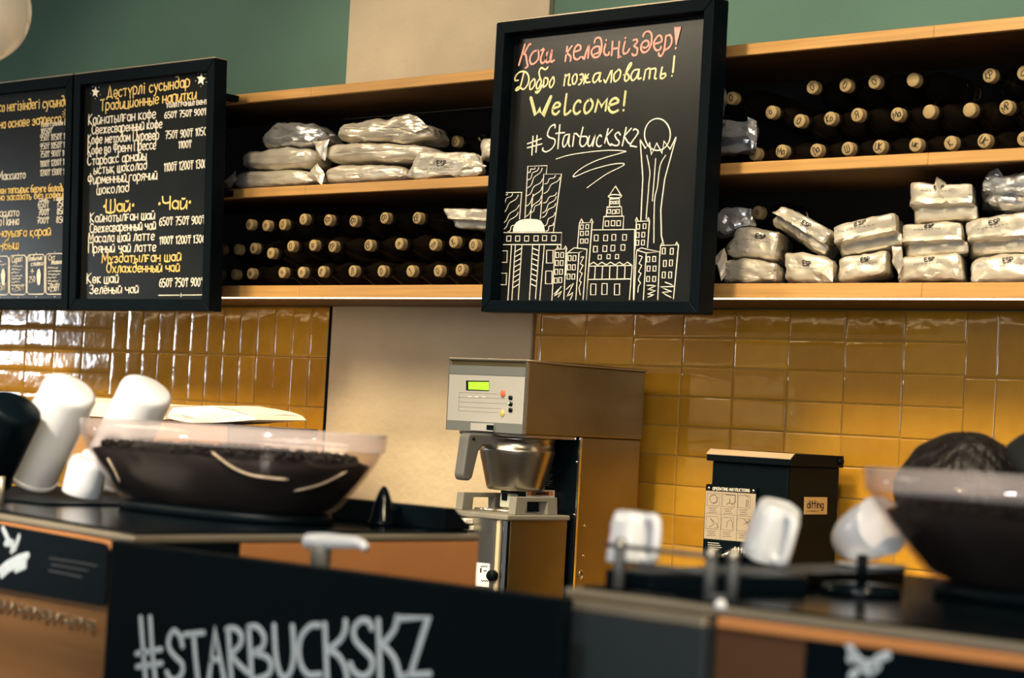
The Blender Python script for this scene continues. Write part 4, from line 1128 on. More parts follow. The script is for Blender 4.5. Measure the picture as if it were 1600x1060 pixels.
for (a, b) in (((420, 850), (462, 853)), ((438, 876), (455, 878)), ((425, 935), (468, 940))):
    mb.stroke([at(*g4(a[0]+(b[0]-a[0])*t/6, a[1]+(t % 2)*8), 1, by0-.002) for t in range(7)], .0011, FN, .0004)
slab(mb, [at(*g4(*c), 1, by0-.002) for c in ((417, 862), (427, 863), (426, 892), (416, 890))], FN, .0005)
mb.build('label_print', M_INK, lb)
p = at(*g4(500, 908), 1, by0); MB().lathe([(.012, 0), (.012, .012), (.009, .016)], axis_to(p, FN), 20).build('drain_knob', M_PLAST, sv)
for hx in (LX0+.022, LX1-.022):
    mb = MB(); w_ = .0105
    y0, y1 = LY0+.035, LY1-.030
    mb.prism([(y0, 1.2925), (y0+.004, 1.331), (y1-.004, 1.331), (y1, 1.2925), (y1-.034, 1.2925), (y1-.036, 1.321), (y0+.036, 1.321), (y0+.034, 1.2925)], 0, hx-w_, hx+w_, .0015)
    mb.build('lid_handle', M_GREYPL, sv)
MB().lathe([(.036, 1.2925), (.036, 1.298), (.030, 1.300), (.012, 1.300), (.012, 1.303)], Matrix.Translation((-3.181, 3.45, 0)), 28).build('lid_plug', M_STEEL, sv)
MB().box(-3.195, -3.165, 3.436, 3.464, 1.303, 1.334, .003).build('fill_inlet', mat('ivory_plastic', (.55, .58, .45), .5), sv)
MB().box(-3.188, -3.172, 3.434, 3.4365, 1.318, 1.334, .001).build('inlet_gap', M_GLOSSBLK, sv)
MB().tube([(-3.235, 3.40, 1.2965), (-3.20, 3.415, 1.2965), (-3.19, 3.44, 1.298)], .003, 8).build('lid_latch', M_CHROME, sv)

# ------------------------------------------------------------------ coffee grinder
GX0, GX1, GY0, GY1 = -2.748, -2.549, 3.614, 3.800
gr = thing('coffee_grinder', 'black boxy coffee grinder with an instruction plate, against the yellow tiles', 'coffee grinder', ((GX0+GX1)/2, 3.7, .90))
MB().box(GX0, GX1, GY0, GY1, .90, 1.434, .004).build('body', M_PLAST, gr)
lid = MB().prism([(GY0-.008, 1.433), (GY0-.008, 1.449), (GY0+.004, 1.458), (GY1, 1.458), (GY1, 1.433)], 0, GX0-.010, GX1+.009, .0012).build('hopper_lid', M_PLAST, gr)
MB().prism([(GY0-.0088, 1.4485), (GY0+.0042, 1.4586), (GY0+.006, 1.4586), (GY0+.006, 1.455), (GY0-.0088, 1.4465)], 0, GX0-.010, GX1+.009).build('front_edge', mat('edge_reflection_tan', (.36, .27, .165), .5), lid)  # added tan strip stands for the light line's reflection on the lid edge
MB().tube([(GX1+.002, GY1-.012, 1.446), (GX1+.013, GY1-.012, 1.446)], .008, 14).build('lid_hinge', M_PLAST, lid)
PYP = 3.606
def g5(cx, cy): return (1060+cx/5.3, 680+cy/5.3)
def pq(c, y=PYP): return [at(*g5(*a), 1, y) for a in c]
pl_ = slab(MB(), [Vector((p.x, p.y, p.z)) for p in pq([(238, 406), (640, 430), (652, 442), (640, 760), (628, 1030), (200, 1005), (214, 700), (228, 418)])], Vector((0, 1, 0)), .007).build('instruction_plate', M_PLAST, gr)
slab(MB(), pq([(229, 461), (643, 489), (626, 893), (212, 857)]), FN, .0006).build('instruction_sheet', mat('beige_sheet', (.33, .27, .195), .7, var=.03), pl_)
PR = lambda x, y: at(*g5(x, y), 1, PYP-.0007)
mb = MB()
for c in (251, 619): mb.ball(at(*g5(c, 442 if c < 300 else 465), 1, PYP), .0035, (1, .4, 1))
mb.build('plate_screw', M_CHROME, pl_)
mb = MB(); put_text(mb, 'OPERATING INSTRUCTIONS', (285, 456), (590, 474), 24, .00042, PR, FN, 0); mb.build('white_lettering', M_CHW, pl_)
mb = MB()
def ink(s, w_=.0004, sm=1):
    w_ *= .62
    for st in pp(s): mb.stroke([PR(x, y) for x, y in (smooth_path(st, sm) if sm > 1 else st)], w_, FN, .0003)
for dx, dy in ((0, 0), (128, 9), (256, 18)):
    for ry in (0, 192):
        k = ry*-.05
        ink('%g,%g %g,%g %g,%g %g,%g %g,%g' % (240+dx+k, 480+dy+ry, 340+dx+k, 487+dy+ry, 336+dx+k, 590+dy+ry, 236+dx+k, 583+dy+ry, 240+dx+k, 480+dy+ry), .00035)
        for j in range(3):
            x0 = 248+dx+k+(12 if j == 1 else 0); x1 = x0+72-(24 if j == 1 else 0)
            ink(' '.join('%g,%g' % (x0+(x1-x0)*t/9, 602+dy+ry+j*18+(t % 2)*5) for t in range(10)), .0005)
ink('358,470 345,868|492,478 478,882', .0003); ink('225,648 630,680', .0003)
ink(' '.join('%g,%g' % (290+32*cos(a*.6), 530+34*sin(a*.6)) for a in range(12)), .0006); ink('265,505 300,495 325,520 318,560 285,570', .0006)
ink('395,495 475,500 470,560 440,575|425,530 425,560 400,575|425,560 450,575', .0009); ink('550,500 575,510 580,525|565,540 580,545 575,595 560,592 565,540', .0008)
ink('265,690 295,740 255,765|275,700 300,720|310,725 330,765 300,770', .0007); ink('400,765 405,720 435,700 450,735 445,770', .0006); ink('545,700 570,730 600,715|560,720 585,755|540,745 590,705', .0008)
mb.build('instruction_print', M_INK, pl_)
mb = MB()
for j in range(4):
    mb.stroke([PR(245+t*11.5, 890+j*17+t*.8+(t % 2)*5) for t in range(9+(j % 3))], .0005, FN, .0003)
put_text(mb, 'ditting', (445, 968), (603, 984), 42, .0011, PR, FN, 0)
mb.build('white_lettering', M_CHW, pl_)
XN = Vector((1, 0, 0))
XQ = lambda x, y: at(*g5(x, y), 0, GX1+.0002)
stk = slab(MB(), [XQ(*c) for c in ((1042, 514), (1231, 516), (1228, 658), (1038, 658))], XN, .0008).build('side_sticker', mat('tan_sticker', (.62, .43, .19), .6), gr)
mb = MB(); XR2 = lambda x, y: at(*g5(x, y), 0, GX1+.0012)
wd, st = layout('ditting', 1.3)
for s_ in st: mb.stroke([XR2(1066+(1200-1066)*x/wd, 605-y*6.0) for x, y in smooth_path(s_, 2)], .0013, XN, .0004)
for a, b in ((1064, 1090), (1145, 1168)): mb.stroke([XR2(a, 630), XR2(b, 630)], .0004, XN, .0003)
mb.stroke([XR2(1095+t*5, 628+(t % 2)*5) for t in range(10)], .0007, XN, .0003)
mb.build('sticker_lettering', M_INK, stk)
lv = [at(*g5(*c), 1, PYP-.03) for c in ((335, 1012), (375, 1000), (415, 978))]
lev = MB().tube([lv[0], lv[1], lv[2], lv[2]+Vector((.0, .04, 0))], .004, 10).build('grind_lever', M_CHROME, gr)
MB().ball(lv[0], .009).build('lever_ball', M_GLOSSBLK, lev)
p = at(*g5(598, 990), 1, PYP-.01); MB().tube([p+Vector((0, .015, 0)), p], .007, 12).build('dial_knob', M_CHROME, gr)

# ------------------------------------------------------------------ carton with paper bags on the back counter
ct = thing('cardboard_carton', 'open cardboard carton behind the white cups on the back counter, under the yellow tiles', 'carton', (-4.45, 3.55, .90))
mb = MB(); x0, x1, y0, y1 = -4.80, -4.12, 3.42, 3.72
mb.box(x0, x1, y0, y0+.004, .90, 1.4440).box(x0, x1, y1-.004, y1, .90, 1.4440).box(x0, x0+.004, y0, y1, .90, 1.4440).box(x1-.004, x1, y0, y1, .90, 1.4440).box(x0, x1, y0, y1, .90, .904)
mb.box(x0, x1, y0, y1, 1.440, 1.444)
mb.build('box_body', M_CARD, ct)
f = [at(*c, 1, 3.66) for c in ((268, 636), (312, 632), (318, 640), (300, 645))]
slab(MB(), f+[Vector((f[3].x, 3.66, 1.4445)), Vector((f[0].x, 3.66, 1.4445))], Vector((0, 1, 0)), .004).build('box_flap', M_CARD, ct)
def crumple_sheet(name, label, px, y, z0, dep, seed):
    pts = [at(a, b, 1, y) for a, b in px]
    b = bmesh.new(); n = len(pts)
    fr = [b.verts.new(p) for p in pts]; bk = [b.verts.new(p+Vector((0, dep, .004))) for p in pts]
    b.faces.new(fr); b.faces.new(bk[::-1])
    for i in range(n): b.faces.new((fr[i], fr[(i+1) % n], bk[(i+1) % n], bk[i]))
    bmesh.ops.triangulate(b, faces=b.faces[:]); bmesh.ops.subdivide_edges(b, edges=b.edges[:], cuts=2)
    for v in b.verts: v.co += Vector((0, .008*noise.noise(v.co*25+Vector((seed, 0, 0))), .0025*noise.noise(v.co*35)))
    zmin = min(v.co.z for v in b.verts)
    for v in b.verts: v.co.z = max(v.co.z, z0+.0006)
    o = MB().bm(b).build(name, M_PAPER); b.free(); return tag(o, label, 'paper bag', 'white paper bags on the carton')
crumple_sheet('paper_bag', 'flat white paper bag sticking out to the right on top of the carton', [(262, 652), (270, 638), (330, 634), (368, 640), (396, 648), (402, 656), (300, 664)], 3.43, 1.444, .16, 1)
crumple_sheet('paper_bag', 'white paper bag lying at the left on the carton, between the two white cups', [(140, 622), (150, 629), (200, 631), (258, 634), (258, 655), (140, 655)], 3.45, 1.444, .16, 5)

# ------------------------------------------------------------------ left espresso machine
A = Vector((-2.024, 1.544, 0)); FD = Vector((-.364, .060, 0)).normalized(); FNL = Vector((FD.y, -FD.x, 0))*-1
if FNL.y > 0: FNL = -FNL
Lc = A+FD*.98
DZ = 1.338
em = thing('espresso_machine', 'copper espresso machine at the left, with a black card on its front', 'espresso machine', (-2.5, 1.85, .93))
plan = [(A.x, A.y), (A.x, 2.142), (Lc.x, 2.142), (Lc.x, Lc.y)]
def inset(pl, d):
    c = Vector((sum(p[0] for p in pl)/len(pl), sum(p[1] for p in pl)/len(pl)))
    return [(p[0]+(d if p[0] < c.x else -d), p[1]+(d if p[1] < c.y else -d)) for p in pl]
MB().prism(inset(plan, .004), 2, .93, 1.328, .004).build('body', M_BRONZE, em)
MB().prism(plan, 2, 1.328, 1.337, .003).build('top_trim', M_TRIM, em)
MB().prism(inset(plan, .012), 2, 1.337, 1.341, .0015).build('deck', M_GLOSSBLK, em)
MB().box(A.x-.0045, A.x-.0005, 1.548, 1.711, .94, 1.327, .001).build('side_panel', M_PLAST, em)
MB().box(A.x-.0045, A.x, 1.712, 2.139, .94, 1.327, .002).build('side_panel', M_COPPER, em)
fpn = MB(); o1 = A+FD*.012; o2 = A+FD*.96
fpn.prism([(o1.x, o1.y), (o2.x, o2.y), (o2.x+FNL.x*-.004, o2.y+.004), (o1.x, o1.y+.004)], 2, 1.316, 1.327, .001)
fpn.build('front_lip', M_COPPER, em)
CP = A+FNL*.0005
def lp(x, y, o=0.0): return on(x, y, CP+FNL*o, FNL)
ring = [(-60, 808), (160, 848), (168, 851), (171, 858), (166.5, 940), (165, 946), (158, 947.5), (-60, 908)]
cardm = slab(MB(), [lp(*c) for c in ring], FNL, .002).build('front_card', M_BLK, em)
mb = MB()
for s_, w_ in (('4,826 10,838 16,850 24,858|30,838 26,850 18,862|8,850 20,848', .0042), ('-2,893 8,884 18,878 30,872 44,868|2,900 14,889 26,884 40,878', .0045), ('24,893 40,886', .003)):
    for st in pp(s_): mb.stroke([lp(x, y, .0022) for x, y in st], w_, FNL, .0005)
mb.build('card_emblem', M_PAINTW, cardm)
mb = MB()
for x0, y0, x1, y1 in ((78, 872, 152, 884), (80, 882, 138, 892), (76, 891, 128, 902)):
    mb.stroke([lp(x0+(x1-x0)*t/14, y0+(y1-y0)*t/14+(t % 2)*1.5, .0022) for t in range(15)], .0011, FNL, .0003)
mb.build('card_print', mat('faint_print', (.022, .026, .03), .7), cardm)
mb = MB()
for i, x in enumerate(range(-4, 142, 12)):
    y = 944+x*.235
    mb.stroke([lp(x, y-7, .0003), lp(x-1, y+5, .0003), lp(x+6, y+5+(i % 3)*-5, .0003), lp(x+7, y-5+(i % 2)*3, .0003)], .0016, FNL, .002)
mb.build('chrome_lettering', M_STEEL, em)
# rear cover, a low black box with a sloping end
e = [at(654, 789, 0, -2.045), at(674, 811, 0, -2.045)]
bx = MB(); bx.prism([(2.085, DZ+.003), (2.085, 1.372), (2.105, 1.372), (2.130, 1.352), (2.138, 1.350), (2.138, DZ+.003)], 0, -2.62, -2.040, .002)
bx.build('rear_cover', M_PLAST, em)
p = at(597, 824, 2, DZ+.003); p = Vector((p.x, min(p.y, 2.060), DZ+.003)) if p.y > 2.06 else p
p = Vector((at(597, 818, 1, 2.055).x, 2.055, DZ+.003))
MB().lathe([(.020, 0), (.020, .006), (.017, .012), (.012, .034), (.007, .048), (.0035, .054), (0, .0555)], Matrix.Translation(p), 24).build('cone_knob', M_GLOSSBLK, em)
# cup rail
mb = MB()
rr = [lp(0, 0)]
ry = 1.735
mb.tube([(-2.96, ry, 1.366), (-2.55, ry-.03, 1.366)], .003, 8).tube([(-2.96, ry, 1.373), (-2.66, ry-.02, 1.373)], .003, 8)
for x in (-2.94, -2.66, -2.555): mb.tube([(x, ry-.002 if x < -2.9 else ry-.02, DZ), (x, ry-.002 if x < -2.9 else ry-.02, 1.379)], .0045, 8)
mb.build('cup_rail', M_TRIM, em)
mb = MB().box(-2.97, -2.52, 1.765, 2.12, DZ+.003, 1.3445, .001); mb.build('cup_mat', M_PLAST, em)

def hopper(x, y, group_label, beans_label, seed, streaks=None, zb=DZ+.0035):
    t = thing('bean_hopper', group_label, 'bean hopper', (x, y, DZ+.003), 'bean hoppers')
    MT = Matrix.Translation((x, y, 0)); sx, sy, pw = 1.12, .56, 2.6
    z = zb
    out = [(.155, z+.010), (.175, z+.022), (.208, z+.060), (.228, z+.088), (.234, z+.100), (.238, z+.103), (.240, z+.126), (.2365, z+.126), (.2345, z+.104), (.230, z+.100), (.2245, z+.088), (.2045, z+.060), (.1715, z+.0225), (.155, z+.013)]
    hs = MB().lathe(out, MT, 72, sx, sy, pw)
    hs.mi = [1 if sum(hs.v[i].z for i in f)/len(f) > z+.1005 else 0 for f in hs.f]  # upper band gets a milkier, more diffuse plastic
    hs.build('hopper_shell', [M_SMOKY, M_MILKY], t)
    MB().lathe([(.165, z), (.168, z+.004), (.166, z+.012), (.155, z+.014)], MT, 48, sx, sy, pw).build('hopper_base', M_PLAST, t)
    if streaks:  # pale raised strips stand in for light reflected on the plastic
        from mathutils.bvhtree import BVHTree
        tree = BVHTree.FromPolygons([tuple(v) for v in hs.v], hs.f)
        for st in pp(streaks):
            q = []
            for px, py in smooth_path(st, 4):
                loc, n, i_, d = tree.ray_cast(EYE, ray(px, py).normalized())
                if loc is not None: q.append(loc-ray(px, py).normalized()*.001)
            if len(q) > 3: MB().tube(q, [.0006]+[.0017]*(len(q)-2)+[.0006], 8).build('reflection_streak', M_STREAK, t)
    rnd = random.Random(seed); mb = MB()
    prof = [(.150, z+.0165), (.168, z+.0235), (.2005, z+.060), (.2165, z+.082), (.205, z+.086), (.15, z+.090), (.08, z+.094), (0, z+.095)]
    lb = MB().lathe(prof, MT, 96, sx, sy, pw)
    for v in lb.v:
        v.z += .004*noise.noise(v*60) if v.z > z+.07 else 0
    mb.v, mb.f, mb.smooth, mb.mi = lb.v, lb.f, lb.smooth, lb.mi
    for i in range(420):
        a = rnd.uniform(0, 2*pi); q = sqrt(rnd.uniform(0, 1))*.205
        c, s_ = cos(a), sin(a); k = (abs(c)**pw+abs(s_)**pw)**(-1/pw)
        mb.ball((x+q*c*k*sx, y+q*s_*k*sy, z+.089+.006*(1-q/.21)+rnd.uniform(-.001, .004)), .0062, (1, .72, .5), 8, Euler((rnd.uniform(-1, 1), rnd.uniform(-1, 1), rnd.uniform(0, 6))).to_matrix().to_4x4())
    o = mb.build('coffee_beans', M_BEAN); tag(o, beans_label, 'coffee beans', None, 'stuff')
    return t
hc = at(357, 668, 1, 1.92)
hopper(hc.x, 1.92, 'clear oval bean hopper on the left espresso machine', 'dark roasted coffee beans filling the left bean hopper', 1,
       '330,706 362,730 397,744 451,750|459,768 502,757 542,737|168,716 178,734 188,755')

# cups leaning on the left machine
def lean_cup(name, label, a, b, y, r0, r1, mt, group, lid=False):
    p0, p1 = at(*a, 1, y), at(*b, 1, y); dr = (p1-p0).normalized()
    zl = 1.3455+r0*sqrt(1-dr.z**2)
    p0 = p1-dr*((p1.z-zl)/dr.z); L = (p1-p0).length
    t = thing(name, label, 'cup', p0, group)
    mt_ = axis_to(p0, p1-p0)
    MB().lathe([(r0*.9, 0), (r0, .004), (r0, .010), (r1, L-.014), (r1*.985, L-.008), (r1*.93, L-.003), (r1*.80, L), (0, L+.002)], mt_, 40).build('cup_body', mt, t)
    MB().lathe([(r0+.0005, .002), (r0+.0025, .004), (r0+.0025, .009), (r0+.0003, .011)], mt_, 40).build('cup_rim', mt, t)
    return t, mt_, L
ct1, mt_, L = lean_cup('paper_cup', 'tall white cup leaning to the right at the left edge of the left machine', (30, 768), (112, 606), 1.905, .046, .043, M_WHITE, 'leaning cups')
lean_cup('paper_cup', 'tall white cup leaning behind the left bean hopper, only its end showing above', (150, 775), (232, 606), 2.06, .045, .043, M_WHITE, 'leaning cups')
lean_cup('tumbler', 'black cup leaning at the left edge of the photo, beside the white one', (-50, 790), (26, 634), 1.805, .043, .042, M_PLAST, 'leaning cups')
def mug(label, px, y, tilt, axis, r, h, mt_handle, cat='cup', z=None, spin=0.0, sq=2.6, group='white cups', red=False):
    c = at(*px, 1, y)
    if z is not None: c.z = z
    t = thing('espresso_cup', label, cat, c, group)
    M = Matrix.Translation(c) @ Matrix.Rotation(tilt, 4, axis) @ Matrix.Rotation(spin, 4, 'Z')
    MB().lathe([(r*.97, 0), (r, .002), (r*.99, h*.3), (r*.95, h*.75), (r*.84, h*.95), (r*.70, h), (r*.66, h-.002), (0, h-.002)], M, 40, 1, 1, sq).build('cup_body', M_WHITE, t)
    hp = smooth_path([(r*.94, 0, h*.14), (r*1.50, 0, h*.12), (r*1.86, 0, h*.24), (r*1.84, 0, h*.72), (r*1.55, 0, h*.90), (r*.84, 0, h*.88)], 4)
    MB().tube([M @ Vector(p) for p in hp], r*.23, 12).build('cup_handle', M_WHITE, t)
    if red:
        MB().stroke([M @ Vector((-r*.62, -r*.93, h*.25)), M @ Vector((-r*.60, -r*.91, h*.62))], .0018, M.to_3x3() @ Vector((-.5, -.85, 0)), .0006).build('red_print', M_RED, t)
    return t
mug('round white cup low behind the cup rail, left of the left bean hopper', (128, 765), 1.875, radians(14), 'Y', .030, .056, None, z=1.3545, spin=2.6, sq=2)

# ------------------------------------------------------------------ pump bottle behind the sign
pc = at(501, 870, 1, 1.60)
pb = thing('pump_bottle', 'white pump dispenser head sticking up behind the black sign', 'pump bottle', (pc.x, 1.60, .93))
MB().lathe([(.030, .93), (.036, .935), (.036, 1.20), (.030, 1.24), (.016, 1.265), (.016, 1.285)], Matrix.Translation((pc.x, 1.60, 0)), 32).build('bottle_body', M_PLAST, pb)
ztop = at(501, 846, 1, 1.60).z
MB().lathe([(.0175, 1.285), (.0175, 1.305), (.012, 1.310), (.0075, 1.312), (.0075, ztop-.030)], Matrix.Translation((pc.x, 1.60, 0)), 24).build('pump_collar', M_WHITE, pb)
MB().lathe([(.0075, ztop-.030), (.011, ztop-.028), (.0115, ztop-.012), (.013, ztop-.004)], Matrix.Translation((pc.x, 1.60, 0)), 24).build('pump_neck', M_GREYPL, pb)
n0, n1, n2 = at(483, 846, 1, 1.60), at(556, 848, 1, 1.60), at(572, 858, 1, 1.60)
MB().tube([n0+Vector((-.004, 0, 0)), n0, at(510, 846, 1, 1.60), n1, at(566, 851, 1, 1.60), n2], [.008, .0095, .0095, .0068, .0058, .005], 14).build('pump_nozzle', M_WHITE, pb)

# ------------------------------------------------------------------ black sign across the gap
sg = thing('chalk_sign', 'black sign with large white hashtag lettering, standing before the gap between the machines', 'sign', (-1.65, 1.49, .93))
MB().box(-1.985, -1.293, 1.484, 1.500, .93, 1.3355, .002).build('sign_board', M_PLAST, sg)
MB().box(-1.93, -1.35, 1.500, 1.535, .93, .96, .003).build('sign_foot', M_PLAST, sg)
SP = lambda x, y: at(x, y, 1, 1.4838)
mb = MB()
def sgn(s, off, sc, sm=3):
    for st in pp(s):
        mb.stroke([SP(off[0]+x/sc, off[1]+y/sc) for x, y in (smooth_path(st, sm) if sm > 1 else st)], .0033, FN, .0008)
    return mb
J, K_ = (200, 930), (430, 930)
GL = [(J, 6.4, '125,225 150,560 178,870|220,220 240,560 275,870|85,590 210,570 335,545|90,720 210,705 340,685', 1),
 (J, 6.4, '545,520 520,420 460,360 410,430 410,530 470,620 540,690 540,780 480,850 420,835 385,770', 3), (J, 6.4, '560,400 760,380|655,410 675,650 700,880', 1),
 (J, 6.4, '805,880 870,350 965,880|835,650 920,650', 1), (J, 6.4, '1000,340 1015,600 1035,880', 1), (J, 6.4, '985,345 1060,335 1130,400 1120,500 1040,585', 3), (J, 6.4, '1045,620 1110,700 1200,785', 1),
 (J, 6.4, '1205,330 1240,870', 1), (J, 6.4, '1200,325 1290,320 1360,420 1340,530 1250,580 1380,620 1430,700 1400,800 1270,850', 3),
 (K_, 6.154, '-12,290 5,590 40,740 90,800 150,730 178,560 165,295', 3), (K_, 6.154, '430,295 340,300 250,400 225,540 250,680 320,770 440,765', 3),
 (K_, 6.154, '475,275 500,850', 1), (K_, 6.154, '675,245 670,340 620,440 520,520', 3), (K_, 6.154, '520,540 600,580 670,700 695,850', 3),
 (K_, 6.154, '930,330 900,260 820,250 755,330 770,440 860,540 930,620 920,730 850,785 760,745 720,660', 3),
 (K_, 6.154, '990,240 1010,850', 1), (K_, 6.154, '1175,210 1150,320 1100,400 1020,490', 3), (K_, 6.154, '1050,500 1150,620 1200,820', 3), (K_, 6.154, '1180,232 1470,220 1300,760 1215,800|1240,778 1490,762', 1)]
for off, sc, s_, sm in GL: sgn(s_, off, sc, sm)
mb.build('white_lettering', M_PAINTW, sg)

# ------------------------------------------------------------------ right espresso machine
X0, X1 = -1.345, -.45
er = thing('espresso_machine', 'espresso machine with a charcoal panel, at the right of the black sign', 'espresso machine', (-.9, 1.85, .93))
MB().box(X0, X1, 1.552, 2.142, .93, 1.328, .004).build('body', M_BROWN, er)
MB().box(X0, X1, 1.544, 2.145, 1.3315, 1.3405, .003).build('top_trim', M_TRIM, er)
MB().box(X0+.004, X1-.004, 1.550, 2.14, 1.328, 1.3315).build('shadow_gap', M_BLK, er)
MB().box(X0+.012, X1-.012, 1.556, 2.132, 1.3405, 1.3435, .0015).build('deck', M_GLOSSBLK, er)
cpn = MB().box(X0, -1.166, 1.534, 1.552, .93, 1.320, .002).build('corner_panel', M_CHARC, er)
MB().box(X0+.001, -1.1665, 1.533, 1.552, 1.320, 1.3305, .002).build('panel_lip', M_TRIM, cpn)
MB().box(-1.160, X1, 1.543, 1.552, 1.321, 1.3312, .002).build('front_lip', M_COPPER, er)
MB().box(-1.160, X1, 1.546, 1.552, .93, 1.321).build('front_panel', M_BROWN, er)
RP = lambda x, y, o=0.0: at(x, y, 1, 1.546-o)
ring = [(1257, 1075), (1262, 1003), (1265, 997), (1271, 994.5), (1680, 1058), (1680, 1110)]
cr = slab(MB(), [RP(*c) for c in ring], FN, .002).build('front_card', M_BLK, er)
mb = MB()
for st in pp('1326,1008 1332,1020 1328,1032|1336,1024 1344,1036 1352,1048 1362,1052|1350,1036 1362,1042 1372,1030 1388,1024|1330,1058 1338,1050|1364,1048 1372,1040'):
    mb.stroke([RP(x, y, .0022) for x, y in st], .0038, FN, .0006)
mb.build('card_emblem', M_PAINTW, cr)
p = at(1128, 946, 1, 1.545); MB().ball(p+Vector((0, -.002, 0)), .0055).build('trim_knob', M_WHITE, er)
TZ = 1.3435
TT = 1.3600
tpl = [(-1.318, 1.572), (-1.262, 1.572), (-1.215, 1.66), (-1.19, 1.725), (-1.24, 1.80), (-1.25, 2.0), (-1.318, 2.0)]
tr = MB().prism(tpl, 2, TZ, TT, .002).build('cup_tray', M_PLAST, er)
mb = MB()
for i in range(8): mb.box(-1.312, -1.262+min(.045, i*.012), 1.590+i*.048, 1.590+i*.048+.036, TT, TT+.0008, .0003)
mb.build('tray_grille', M_GREYDK, tr)
rail = MB()
pts = {}
for nm, px in (('a', (966, 921)), ('b', (1092, 940)), ('c', (1143, 942))):
    q = at(*px, 2, TZ); pts[nm] = q
    top = 1.3885
    q.y = max(q.y, 1.5535); o = MB().tube([(q.x, q.y, TZ), (q.x, q.y, top-.006)], .0055, 12).build('rail_post', M_GREYDK, er)
    MB().ball((q.x, q.y, top-.003), .0068).build('post_cap', M_STEEL, o)
a, b, c = pts['a'], pts['b'], pts['c']
MB().tube([(a.x-.02, a.y+.004, 1.384), (a.x, a.y, 1.384), (b.x, b.y, 1.384)], .0024, 8).build('cup_rail', M_GREYDK, er)
MB().tube([(a.x, a.y, 1.369), (b.x, b.y, 1.369)], .0024, 8).build('cup_rail', M_GREYDK, er)
MB().box(b.x, c.x, b.y-.004, b.y+.004, TZ, TZ+.008, .002).build('post_foot', M_GREYDK, er)
q = at(1368, 915, 1, 1.86)
q = Vector((-1.172, 1.795, 0))
dl = MB().lathe([(.040, TZ), (.041, TZ+.004), (.039, TZ+.010), (.012, TZ+.012)], Matrix.Translation((q.x, q.y, 0)), 40).build('round_lid', M_GLOSSBLK, er)
MB().tube([(q.x, q.y, TZ+.012), (q.x, q.y, TZ+.040)], .0055, 12).build('lid_peg', M_PLAST, dl)
hx = at(1342, 740, 1, 1.93)
hopper(hx.x+.300, 1.93, 'clear oval bean hopper cut by the right edge of the photo', 'dark roasted coffee beans filling the right bean hopper', 2, None, TZ+.0006)
mug('squarish white cup nearest the left rail post of the right machine', (984, 888), 1.616, radians(-5), 'X', .0205, .052, None, z=1.3632, spin=-.25, sq=4, red=True)
mug('squarish white cup with a red mark, leaning beside the round white bowl', (1194, 885), 1.800, radians(17), 'Y', .0225, .061, None, z=1.3690, spin=-.5, sq=4, red=True)
# the round white cup lying on its side
t = thing('white_bowl', 'round glossy white cup lying tipped beside the right bean hopper', 'cup', at(1352, 858, 1, 1.94), 'white cups')
mtw = axis_to(at(1378, 858, 1, 1.94), Vector((-.80, .30, -.30)))
cb_ = MB().lathe([(.0305, 0), (.0315, .003), (.031, .025), (.0275, .050), (.020, .068), (.011, .0765), (0, .078)], mtw, 40)
cr_ = MB().lathe([(.0310, -.001), (.0328, .001), (.0328, .004), (.0312, .005)], mtw, 40)
dz = TT+.0052-min(v.z for v in cb_.v+cr_.v)
for v in cb_.v+cr_.v: v.z += dz
cb_.build('cup_body', M_WHITE, t); cr_.build('cup_rim', M_WHITE, t)
sc_ = at(1350, 888, 1, 1.925)
t = thing('saucer', 'white saucer lying under the tipped round cup', 'saucer', (sc_.x, 1.94, TT), 'white cups')
MB().lathe([(.020, TT+.0002), (.036, TT+.0035), (.038, TT+.005), (.035, TT+.005), (.018, TT+.0025), (0, TT+.0025)], Matrix.Translation((sc_.x, 1.94, 0)), 40).build('saucer_plate', M_WHITE, t)

# ------------------------------------------------------------------ globe lamp
gc = EYE+ray(-38, 15)*3.6
gl_ = thing('globe_pendant', 'cream glass globe pendant lamp at the upper left corner of the photo', 'pendant lamp', gc)
MB().ball(gc, .0936, (1, 1, 1), 48).build('glass_globe', mat('cream_glass', (.66, .52, .34), .15, var=.06, Coat_Weight=.5, Emission_Color=(1, .78, .50, 1), Emission_Strength=.22), gl_)
MB().lathe([(.030, .088), (.030, .125), (.012, .14)], Matrix.Translation(gc), 24).build('lamp_cap', M_BLK, gl_)
MB().tube([gc+Vector((0, 0, .13)), (gc.x, gc.y, 3.3)], .004, 8).build('lamp_cord', M_BLK, gl_)

# ------------------------------------------------------------------ barista behind the right machine
HC = at(1514, 786, 1, 2.66)
ps = thing('person', 'person with dark hair and a black cap bending behind the right bean hopper', 'person', (HC.x+.05, HC.y, 0))
def P_(x, y, z): return Vector((HC.x+x, HC.y+y, z))
bd = MB()
hz = HC.z
bd.ball(P_(0, 0, hz), .10, (.98, .74, .86), 32, rot('Y', 28))
bd.ball(P_(.055, 0, hz-.045), .066, (.85, .85, 1.15), 24, rot('Y', 20))
bd.ball(P_(.118, 0, hz-.045), .014, (1, .7, 1.3), 12)                    # nose
for s_ in (-1, 1):
    bd.ball(P_(.012, s_*.076, hz-.03), .024, (.7, .35, 1.1), 12)         # ears
    bd.ball(P_(.092, s_*.030, hz-.022), .013, (1, 1, .8), 10)
def Pb(x, y, z): return P_(x+.15, y, z)
bd.tube([P_(.03, 0, hz-.05), Pb(-.055, 0, hz-.15), Pb(-.075, 0, hz-.20)], [.056, .052, .062], 16)
sh_z = hz-.20
bd.tube([Pb(-.075, 0, sh_z), Pb(-.10, 0, sh_z-.13), Pb(-.14, 0, sh_z-.30), Pb(-.16, 0, sh_z-.42)], [.075, .125, .115, .125], 20)
